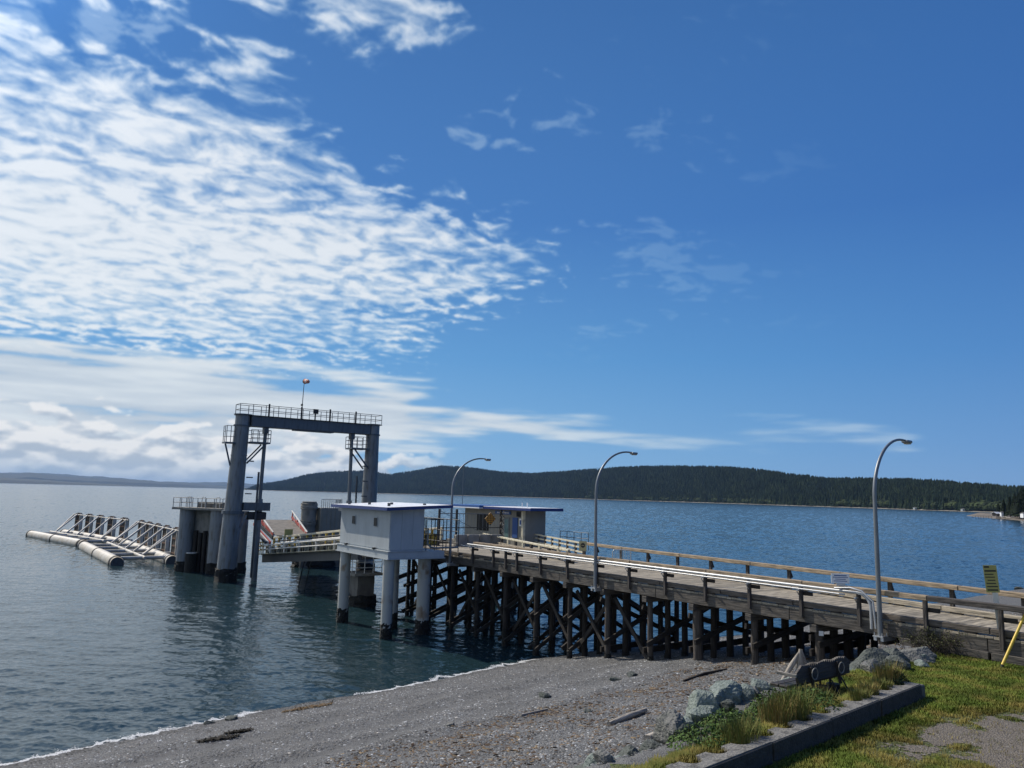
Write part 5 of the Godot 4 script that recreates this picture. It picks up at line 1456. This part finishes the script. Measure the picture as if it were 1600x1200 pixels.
func make_grass() -> void:
	rng.seed = 101
	var where := []; var cols := PackedColorArray()
	var tone := noise(0.45, 3, 102); var dry := noise(0.9, 3, 103)
	for k in 330000:
		var x := rng.randf_range(0.0, 24.0); var z := rng.randf_range(-31.5, -12.5)
		# only what lies in front of the eye, with room to spare
		if absf(x) > -z * 0.86 + 1.5: continue
		var e := side(Vector2(x, z), bank)
		if e < 0.05: continue
		var q := Vector2(x - 3.76, z + 15.22)
		var al := q.dot(Vector2(0.734, -0.679)); var ac := q.dot(Vector2(-0.679, -0.734))
		var behind := ac > 0.0 and al < 10.8
		if behind and ac < 0.3: continue
		var w := dock(0, 0, 0)
		var rel := Vector3(x, 0, z) * Transform3D(Basis(Vector3.UP, TURN), DOCK)
		if rel.z > 0.1: continue
		var bp := bare_patch(x, z)
		if bp > -0.08 and rng.randf() < 0.93: continue
		var thin := smoothstep(-0.75, 0.0, bp)
		var d := clampf(dry.get_noise_2d(x, z) * 1.1 + 0.15 + thin * 0.75 + (0.45 if behind else 0.0), 0.0, 1.0)
		if rng.randf() < thin * 0.45: continue
		if behind and rng.randf() < (0.15 if ac < 1.0 else (0.72 + 0.2 * smoothstep(1.0, 2.0, ac) if al < 8.6 else 0.45)): continue
		if behind and e < 0.7: continue
		var tn := 0.85 + 0.5 * tone.get_noise_2d(x, z)
		var j := tn * rng.randf_range(0.7, 1.3)
		cols.append(Color(lerpf(0.12, 0.24, d) * j, lerpf(0.175, 0.2, d) * j, lerpf(0.026, 0.055, d) * j))
		var s := rng.randf_range(0.6, 1.2) * (1.0 - 0.4 * thin) * (1.3 if behind else 1.0)
		where.append(Transform3D(Basis(Vector3.UP, rng.randf() * TAU).scaled(Vector3(s, s * rng.randf_range(0.8, 1.2), s)), Vector3(x, ground(x, z) - 0.005, z)))
	stuff("grass", tuft(7, 0.1, 0.007, 0.1, 5), M.leaf, where, cols, "short green grass of the lawn with dry yellow patches", "grass")

func make_weeds() -> void:
	# leafy mound at the planter, taller grass clumps and the bramble by the pier
	rng.seed = 111
	var org := Vector3(3.76, 4.62, -15.22); var ax := Vector3(0.734, 0, -0.679); var sea := Vector3(-0.679, 0, -0.734)
	var clumps := [
		[2.6, 0.75, 0.34, 0.45, false, "short yellow-green grass clump in the planter notch at the lower end"],
		[3.35, 1.25, 0.5, 0.5, true, "bright green leafy weed above the lower end of the planter"],
		[4.35, 0.85, 0.5, 0.42, false, "dry orange-tipped grass clump between two planter notches"],
		[5.0, 0.8, 0.6, 0.45, false, "tall grass clump next to the broad leafy weed"],
		[6.2, 1.05, 0.55, 0.85, true, "broad leafy green weed spilling over the planter wall"],
		[7.0, 1.25, 0.5, 0.8, true, "leafy weed mound near the bench end of the planter"],
		[5.6, 1.7, 0.45, 0.6, true, "leafy weed behind the planter beside the pale boulder"],
		[7.9, 0.45, 0.26, 0.28, false, "yellow-green grass clump in the planter notch below the bench"],
		[8.55, 0.5, 0.3, 0.26, false, "tall pale grass clump standing before the bench legs"],
		[10.55, 0.8, 0.5, 0.36, false, "feathery grass clump at the far corner of the planter"],
		[10.75, 0.75, 0.42, 0.42, true, "dark bushy weed on the planter's far corner"],
		[9.7, 0.62, 0.22, 0.3, false, "small grass clump in the last planter notch"],
		[1.7, 1.1, 0.45, 0.65, true, "low leafy weed at the lowest visible part of the bank"],
		[4.1, 1.9, 0.4, 0.6, true, "leafy weed between the veined rock and the planter"],
		[6.6, 1.9, 0.5, 0.7, true, "tall leafy weed on the slope left of the bench seat"],
		[2.2, 0.55, 0.3, 0.4, false, "green grass clump spilling over the lowest planter block"],
		[7.6, 1.7, 0.45, 0.5, false, "straw-coloured grass clump beside the bench seat end"]]
	for k in clumps.size():
		var c: Array = clumps[k]
		var p: Vector3 = org + ax * (c[0] as float) + sea * (c[1] as float)
		var mb := MB.new()
		rng.seed = 400 + k
		var r: float = c[3] * 1.22; var h: float = c[2] * 1.2
		if c[4]:
			for q in 900:
				var a := rng.randf() * TAU; var rr := r * sqrt(rng.randf())
				var top := h * (1.0 - 0.75 * (rr / r) * (rr / r)) * rng.randf_range(0.45, 1.05)
				var o := Vector3(cos(a) * rr, top, sin(a) * rr)
				var nn := (Vector3(cos(a) * rr / r, 0.9, sin(a) * rr / r) + Vector3(rng.randfn(), rng.randfn(), rng.randfn()) * 0.45).normalized()
				var x := nn.cross(Vector3(rng.randfn(), rng.randfn(), rng.randfn())).normalized(); var y := nn.cross(x)
				var l := rng.randf_range(0.025, 0.05)
				var j := rng.randf_range(0.6, 1.4)
				mb.tint = Color(0.06 * j, 0.105 * j, 0.025 * j) if k != 10 else Color(0.03 * j, 0.045 * j, 0.018 * j)
				mb.quad(o - x * l, o - y * l * 0.6, o + x * l * 1.2, o + y * l * 0.6)
		for q in (120 if c[4] else 420):
			var a := rng.randf() * TAU; var rr := r * sqrt(rng.randf()) * 0.8
			var o := Vector3(cos(a) * rr, 0, sin(a) * rr * 0.8)
			var out := Vector3(cos(a) + rng.randfn() * 0.4, 0, sin(a) + rng.randfn() * 0.4) * 0.25
			var hh := h * rng.randf_range(0.5, 1.15)
			var sv := Vector3(-out.z, 0, out.x).normalized() * 0.006
			var m1 := o + out * hh * 0.4 + Vector3(0, hh * 0.6, 0); var tip := o + out * hh * 1.1 + Vector3(0, hh, 0)
			var j := rng.randf_range(0.7, 1.3)
			var dryness := rng.randf() * (0.9 if k in [2, 8, 9] else 0.45)
			mb.tint = Color(lerpf(0.09, 0.3, dryness) * j, lerpf(0.13, 0.2, dryness) * j, lerpf(0.03, 0.08, dryness) * j)
			mb.tri(o - sv, o + sv, m1 + sv); mb.tri(o - sv, m1 + sv, m1 - sv); mb.tri(m1 - sv, m1 + sv, tip)
		single("weed_clump" if c[4] else "grass_clump", mb.mesh(true), M.leaf, c[5], "weed" if c[4] else "grass clump", Vector3(p.x, ground(p.x, p.z) + (0.06 if (c[1] as float) < 0.9 else 0.0), p.z), 0.0, "weeds along the planter")
	# bramble
	rng.seed = 120
	var t := thing("bramble_bush", "sparse brown-green bramble bush growing against the pier side", "bush", Vector3(16.05, 4.55, -29.6))
	var twigs := MB.new(); var leaves := MB.new()
	for k in 150:
		var a := rng.randf() * TAU
		var o := Vector3(rng.randfn() * 0.5, 0, rng.randfn() * 0.3)
		var tip := o + Vector3(cos(a) * 0.75, rng.randf_range(0.4, 1.15), sin(a) * 0.45)
		var mid := o.lerp(tip, 0.5) + Vector3(0, 0.18, 0)
		twigs.tube([o, mid, tip], [0.012, 0.009, 0.004], 4, false)
		for q in 7:
			var p := mid.lerp(tip, rng.randf() * 1.0) + Vector3(rng.randfn(), rng.randfn(), rng.randfn()) * 0.05
			var x := Vector3(rng.randfn(), rng.randfn(), rng.randfn()).normalized() * 0.035; var y := x.cross(Vector3(rng.randfn(), 1, rng.randfn())).normalized() * 0.022
			var j := rng.randf_range(0.6, 1.3)
			leaves.tint = Color(0.07 * j, 0.075 * j, 0.03 * j)
			leaves.quad(p - x, p - y, p + x, p + y)
	part("stems", twigs.mesh(), M.bark, t)
	part("foliage", leaves.mesh(true), M.leaf, t)
	# yellow bar leaning on a pale stake by the lawn edge
	t = thing("yellow_bar", "yellow steel bar leaning at the edge of the lawn", "bar", Vector3(17.0, 4.66, -27.3))
	tube_part("bar", [Vector3(0, 0.12, 0), Vector3(1.25, 2.0, -0.35)], [0.05], M.paint_yellow_bright, t, 10)
	tube_part("tip", [Vector3(-0.03, -0.02, 0.01), Vector3(0.003, 0.125, 0)], [0.056], M.iron, t, 10)
	t = thing("yellow_stake", "pale yellow upright stake standing behind the leaning bar", "stake", Vector3(17.65, 4.6, -28.45))
	tube_part("stake", [Vector3(0, 0, 0), Vector3(-0.06, 1.05, 0)], [0.045], M.paint_cream, t, 8)
	part("cap", shared_box(Vector3(0.16, 0.09, 0.1), 1, 0.02), M.sign_white, t, Transform3D(Basis.IDENTITY, Vector3(-0.05, 1.09, 0)))

func make_beach_cover() -> void:
	rng.seed = 131
	var peb := MB.new()
	for f in [[Vector3(1, 0, 0), Vector3(0, 0, 1)], [Vector3(0, 0, 1), Vector3(-1, 0, 0)], [Vector3(-1, 0, 0), Vector3(0, 0, -1)], [Vector3(0, 0, -1), Vector3(1, 0, 0)]]:
		var a: Vector3 = f[0]; var b: Vector3 = f[1]
		var m := (a + b).normalized() * 1.05 + Vector3(0, 0.08, 0)
		peb.tri(a, Vector3(0, 0.62, 0.05), m)
		peb.tri(m, Vector3(0, 0.62, 0.05), b)
	var where := []; var cols := PackedColorArray(); var w2 := []; var c2 := PackedColorArray(); var w3 := []; var c3 := PackedColorArray()
	var tone := noise(0.25, 3, 132); var strew := noise(0.5, 3, 133)
	for k in 380000:
		var z := -14.0 - 52.0 * pow(rng.randf(), 0.8); var x := rng.randf_range(-0.8, 0.75) * (-z) * 0.9 + 2.0
		if absf(x) > -z * 0.8 + 3.0: continue
		var p := Vector2(x, z)
		var d := side(p, shore)
		if d < -0.5 or d > 30.0: continue
		if d > 20.0 and side(p, bank) > -0.1: continue
		var band_ := exp(-pow((d - 14.6) / 0.9, 2.0)) + 0.8 * exp(-pow((d - 17.4) / 1.3, 2.0)) + 0.55 * exp(-pow((d - 21.0) / 1.8, 2.0))
		var y := ground(x, z)
		var b := Basis(Vector3.UP, rng.randf() * TAU)
		if d > 13.0 and rng.randf() < band_ * (0.5 + 0.9 * strew.get_noise_2d(x, z)) * 0.62:
			var s := rng.randf_range(0.02, 0.05)
			b = b * Basis(Vector3.RIGHT, rng.randfn() * 0.4)
			w2.append(Transform3D(b.scaled_local(Vector3(s * 1.8, s * 0.3, s * 0.7)), Vector3(x, y + 0.012, z)))
			var warm := rng.randf(); var j := rng.randf_range(0.5, 1.3)
			c2.append(Color(0.09, 0.055, 0.03).lerp(Color(0.27, 0.2, 0.11), pow(warm, 2.8)) * j)
			continue
		var s := rng.randf_range(0.018, 0.042) * (1.0 + 0.9 * pow(rng.randf(), 8.0)) * (1.15 if d > 13.0 else 1.0)
		where.append(Transform3D(b.scaled_local(Vector3(s, s * rng.randf_range(0.5, 0.9), s * rng.randf_range(0.7, 1.0))), Vector3(x, y, z)))
		var g := rng.randf_range(0.065, 0.25) * (0.9 + 0.35 * tone.get_noise_2d(x, z))
		if rng.randf() < 0.07: g *= 2.6
		var wet := 0.62 if d < 1.2 else 1.0
		cols.append(Color(g * 0.97, g * 1.0, g * 1.0) * wet if rng.randf() < 0.85 else Color(g * 1.05, g * 0.98, g * 0.88) * wet)
	for k in 9000:
		var x := rng.randf_range(7.5, 20.0); var z := rng.randf_range(-22.5, -15.0)
		if bare_patch(x, z) < -0.1: continue
		var s := rng.randf_range(0.006, 0.018)
		where.append(Transform3D(Basis(Vector3.UP, rng.randf() * TAU).scaled_local(Vector3(s * 1.2, s * 0.7, s)), Vector3(x, ground(x, z) + 0.013, z)))
		var g := rng.randf_range(0.07, 0.32)
		cols.append(Color(g, g * 0.96, g * 0.88))
	stuff("beach_pebbles", peb.mesh(), M.pebble, where, cols, "grey pebbles covering the sloping beach", "pebbles")
	stuff("beach_wrack", peb.mesh(), M.pebble, w2, c2, "brown and yellow wrack of bark and dry seaweed strewn in lines", "wrack")
	# foam where the wash meets the gravel
	var foams := [[Vector2(-19, -28.6), Vector2(-11.2, -37.1), 0.5], [Vector2(-7.6, -40.3), Vector2(1.7, -49.9), 0.42]]
	rng.seed = 137
	var fn := noise(0.35, 3, 138)
	for f in foams:
		for k in 9000:
			var u := rng.randf()
			if fn.get_noise_1d(u * 16.0 + 40.0) < rng.randf_range(-0.5, 0.25) + (0.1 if (f[0] as Vector2).x < -15.0 else -0.15): continue
			var w: float = f[2] * clampf(0.5 + 1.3 * fn.get_noise_1d(u * 60.0 + (f[0] as Vector2).x), 0.08, 1.1)
			var p: Vector2 = (f[0] as Vector2).lerp(f[1], u)
			p += Vector2(-0.7, -0.71) * side(p, shore)
			var o := rng.randfn() * 0.4 * w - 0.12 + 0.5 * fn.get_noise_1d(u * 25.0)
			p += Vector2(-0.715, -0.7) * o
			var s := rng.randf_range(0.008, 0.026)
			w3.append(Transform3D(Basis(Vector3.UP, rng.randf() * TAU).scaled_local(Vector3(s * 1.4, s * 0.55, s)), Vector3(p.x, maxf(ground(p.x, p.y), wave(p.x, p.y)) + 0.012, p.y)))
	stuff("foam", peb.mesh(), M.foam, w3, PackedColorArray(), "thin white line of foam along the water's edge", "foam")
	# seaweed heaps
	for q in [[-8.9, -36.6, 0.75, "orange-brown seaweed heap at the water's edge"], [-10.1, -31.0, 0.35, "dark seaweed scrap low on the beach"], [-10.5, -29.9, 0.5, "black streak of seaweed at the bottom of the beach"]]:
		var mb := MB.new()
		for k in 260:
			var a := rng.randf() * TAU; var r: float = (q[2] as float) * sqrt(rng.randf())
			var x: float = (q[0] as float) + cos(a) * r * 1.3; var z: float = (q[1] as float) + sin(a) * r * 0.5 - cos(a) * r * 0.9
			var o := Vector3(x, ground(x, z) + rng.randf() * 0.06 + 0.01, z)
			var l := Vector3(rng.randfn(), rng.randfn() * 0.25, rng.randfn()).normalized() * rng.randf_range(0.04, 0.12)
			var wv := l.cross(Vector3.UP).normalized() * 0.02
			var j := rng.randf_range(0.6, 1.4)
			mb.tint = (Color(0.13, 0.085, 0.04) if (q[2] as float) > 0.7 else Color(0.025, 0.022, 0.016)) * j
			mb.quad(o - l - wv, o - l + wv, o + l + wv + Vector3(0, 0.02, 0), o + l - wv + Vector3(0, 0.02, 0))
		single("seaweed_heap", mb.mesh(true), M.leaf, q[3], "seaweed")

# ------------------------------------------------------------------ wooded point across the bay
func make_point() -> void:
	rng.seed = 141
	var mb := MB.new()
	var line := [Vector3(508, -0.6, -866), Vector3(470, -0.6, -790), Vector3(441, -0.6, -715), Vector3(420, -0.6, -650), Vector3(392, -0.6, -591), Vector3(400, -0.6, -520)]
	var nn := noise(0.03, 3, 142)
	for k in line.size() - 1:
		for j in 8:
			var a: Vector3 = (line[k] as Vector3).lerp(line[k + 1], j / 8.0); var b: Vector3 = (line[k] as Vector3).lerp(line[k + 1], (j + 1) / 8.0)
			var prev_a := a; var prev_b := b
			for q in 5:
				var f := (q + 1) / 5.0
				var w := 70.0 if k > 0 else 18.0 + 50.0 * j / 8.0
				var na := a + Vector3(w * f, 0, 0); na.y = -0.6 + 4.2 * pow(f, 0.6) + nn.get_noise_2d(na.x, na.z) * 1.2
				var nb := b + Vector3((70.0 if k > 0 else 18.0 + 50.0 * (j + 1) / 8.0) * f, 0, 0); nb.y = -0.6 + 4.2 * pow(f, 0.6) + nn.get_noise_2d(nb.x, nb.z) * 1.2
				mb.quad(prev_a, prev_b, nb, na) if (prev_b - prev_a).cross(na - prev_a).y > 0 else mb.quad(prev_a, na, nb, prev_b)
				prev_a = na; prev_b = nb
	structure("rocky_point", mb.mesh(), textured(lin(0.17, 0.145, 0.115), 0.95, M.stain, Vector3(0.05, 0.05, 0.05)))
	# trees on the point, each on its own
	var spots := [[459, -728, 12.0], [486, -762, 17.0], [453, -711, 15.0], [463, -717, 19.0], [449, -696, 16.0], [471, -722, 22.0], [444, -682, 18.0], [462, -702, 23.0], [437, -668, 19.0], [452, -684, 25.0], [430, -654, 21.0], [446, -672, 26.0]]
	for k in spots.size():
		var s: float = spots[k][2]
		var t := thing("spruce_tree", "dark spruce on the far wooded point, %s counted from the boat shed" % nth(k), "tree", Vector3(spots[k][0], 2.6, spots[k][1]), 0.0, "spruces on the far wooded point")
		tube_part("trunk", [Vector3(0, -0.5, 0), Vector3(0, s * 0.9, 0)], [s * 0.02, 0.05], M.bark, t, 6)
		part("crown", spruce_crown(s, 500 + k), M.leaf, t)
	# boat shed on piles with a thin jetty
	var t := thing("boat_shed", "small white-roofed boat shed on a jetty at the far point", "shed", Vector3(441, 0, -705), 0.5)
	put_box("wall", Vector3(-1, 2.4, -2), Vector3(5, 4.6, 2), mat(lin(0.12, 0.1, 0.085), 0.9), t)
	var rb := MB.new()
	rb.beam(Vector3(-2.0, 5.3, -1.3), Vector3(6.0, 5.3, -1.3), 3.2, 0.2, Vector3(0, 0.87, -0.5))
	rb.beam(Vector3(-2.0, 5.3, 1.4), Vector3(6.0, 5.3, 1.4), 3.2, 0.2, Vector3(0, 0.87, 0.5))
	part("roof", rb.mesh(), M.roof_white, t)
	for k in 5: tube_part("pile", [Vector3(-1 + k * 1.5, -2, 1.8), Vector3(-1 + k * 1.5, 2.4, 1.8)], [0.2], M.wood_dark, t, 6)
	t = thing("far_jetty", "thin jetty reaching out from the boat shed at the far point", "jetty", Vector3(440, 0, -707), 0.5)
	beam_part("deck", Vector3(-1.2, 2.3, 0), Vector3(-24, 2.3, -4), 1.6, 0.25, M.wood_deck, t)
	for k in 8: tube_part("pile", [Vector3(-2 - k * 3.1, -2, -0.1 - k * 0.55), Vector3(-2 - k * 3.1, 2.2, -0.1 - k * 0.55)], [0.15], M.wood_dark, t, 5)
	# houses and white boats seen as specks
	var specks := [[437, 3.0, -689, Vector3(2, 4.0, 2), "narrow white hut among the spruces on the point", "hut"], [427, 3.2, -644, Vector3(4, 3.6, 4), "white house at the right edge of the far point", "house"]]
	for q in specks:
		var h := thing("shore_house", q[4], q[5], Vector3(q[0], q[1], q[2]))
		var sz: Vector3 = q[3]
		put_box("wall", Vector3(-sz.x / 2, -1, -sz.z / 2), Vector3(sz.x / 2, sz.y * 0.7, sz.z / 2), M.roof_white, h)
		var gb := MB.new()
		gb.beam(Vector3(-sz.x * 0.6, sz.y * 0.85, -sz.z * 0.25), Vector3(sz.x * 0.6, sz.y * 0.85, -sz.z * 0.25), sz.z * 0.62, 0.15, Vector3(0, 0.85, -0.5))
		gb.beam(Vector3(-sz.x * 0.6, sz.y * 0.85, sz.z * 0.25), Vector3(sz.x * 0.6, sz.y * 0.85, sz.z * 0.25), sz.z * 0.62, 0.15, Vector3(0, 0.85, 0.5))
		part("roof", gb.mesh(), M.concrete_dark, h)
	for k in 5:
		single("drift_log_far", log_mesh([Vector3(-2.5, 0, 0), Vector3(0, 0.1, 0.1), Vector3(2.5, 0, 0)], [0.35, 0.4, 0.3], 40 + k), M.wood_drift, "white driftwood log on the far point's beach, %s from the boat shed" % nth(k), "log", Vector3(440 - k * 6.5, 1.9 + (k % 2) * 0.4, -700 + k * 14), 0.9 + k * 0.2, "logs on the far point")
	# a cottage and boats under the hill
	var cb := [[27.6, 2000, "small pale cottage at the foot of the hill across the bay"], [30.3, 1885, "tiny pale cottage on the far shore nearest the point"]]
	for q in cb:
		var p := polar(q[0], q[1], 2.5)
		var h := thing("cottage", q[2], "house", p, 0.3, "cottages on the far shore")
		h.scale = Vector3(0.62, 0.62, 0.62)
		put_box("wall", Vector3(-5, -2, -4), Vector3(5, 4, 4), M.wall_grey, h)
		var gb := MB.new()
		gb.beam(Vector3(-5.5, 5.2, -2.2), Vector3(5.5, 5.2, -2.2), 5.4, 0.2, Vector3(0, 0.87, -0.5))
		gb.beam(Vector3(-5.5, 5.2, 2.2), Vector3(5.5, 5.2, 2.2), 5.4, 0.2, Vector3(0, 0.87, 0.5))
		part("roof", gb.mesh(), M.concrete, h)

func spruce_crown(s: float, sd: int) -> ArrayMesh:
	rng.seed = sd
	var mb := MB.new()
	for k in 260:
		var f := pow(rng.randf(), 0.8)
		var y := s * (0.1 + 0.9 * f); var r := s * 0.24 * (1.0 - f) + 0.25
		var a := rng.randf() * TAU
		var o := Vector3(0, y, 0); var e := Vector3(cos(a) * r, y - r * 0.35, sin(a) * r) * Vector3(1, 1, 1)
		var w := Vector3(-sin(a), 0.1, cos(a)) * r * 0.3
		var j := rng.randf_range(0.6, 1.5)
		mb.tint = Color(0.02 * j, 0.03 * j, 0.014 * j)
		mb.tri(o, e - w, e + w + Vector3(0, -0.2, 0)); mb.tri(o + Vector3(0, -0.4, 0), e + w, e * Vector3(1.15, 1, 1.15) + Vector3(0, -0.5, 0))
	return mb.mesh(true)

# ------------------------------------------------------------------ the scene
func _ready() -> void:
	rng.seed = 1
	frame = Transform3D(Basis(Vector3.UP, TURN), DOCK)
	var cam := Camera3D.new()
	cam.name = "camera"
	add_child(cam)
	var pitch := deg_to_rad(8.25); var roll := deg_to_rad(1.43)
	cam.transform = Transform3D(Basis(Vector3.RIGHT, pitch) * Basis(Vector3.BACK, roll), EYE)
	cam.keep_aspect = Camera3D.KEEP_HEIGHT
	cam.fov = 53.13; cam.near = 0.1; cam.far = 60000.0
	sun_dir = Vector3(-1.52, 1.85, -1.13).normalized()
	var env := Environment.new()
	env.background_mode = Environment.BG_SKY
	env.sky = make_sky()
	env.background_energy_multiplier = 1.0
	env.tonemap_mode = Environment.TONE_MAPPER_LINEAR
	env.tonemap_exposure = 1.0
	env.sdfgi_enabled = true; env.ssao_enabled = true; env.ssil_enabled = true
	env.fog_enabled = true; env.fog_density = 0.000023; env.fog_light_color = Color(0.62, 0.78, 0.96)
	var we := WorldEnvironment.new()
	we.name = "world"; we.environment = env
	add_child(we)
	var sun := DirectionalLight3D.new()
	sun.name = "sun"
	sun.light_energy = 1.5; sun.light_color = Color(1.0, 0.955, 0.89); sun.light_angular_distance = 0.55; sun.shadow_enabled = true
	add_child(sun)
	sun.look_at_from_position(Vector3.ZERO, -sun_dir)
	make_materials()
	make_nature_materials()
	make_ground()
	make_water()
	make_far_shores()
	make_pier()
	make_pier_fittings()
	make_control_house()
	make_waiting_room()
	make_gantry()
	make_span()
	make_dolphins()
	make_floats()
	make_rocks()
	make_driftwood()
	make_planter()
	make_bench()
	make_weeds()
	make_point()
	make_grass()
	make_beach_cover()
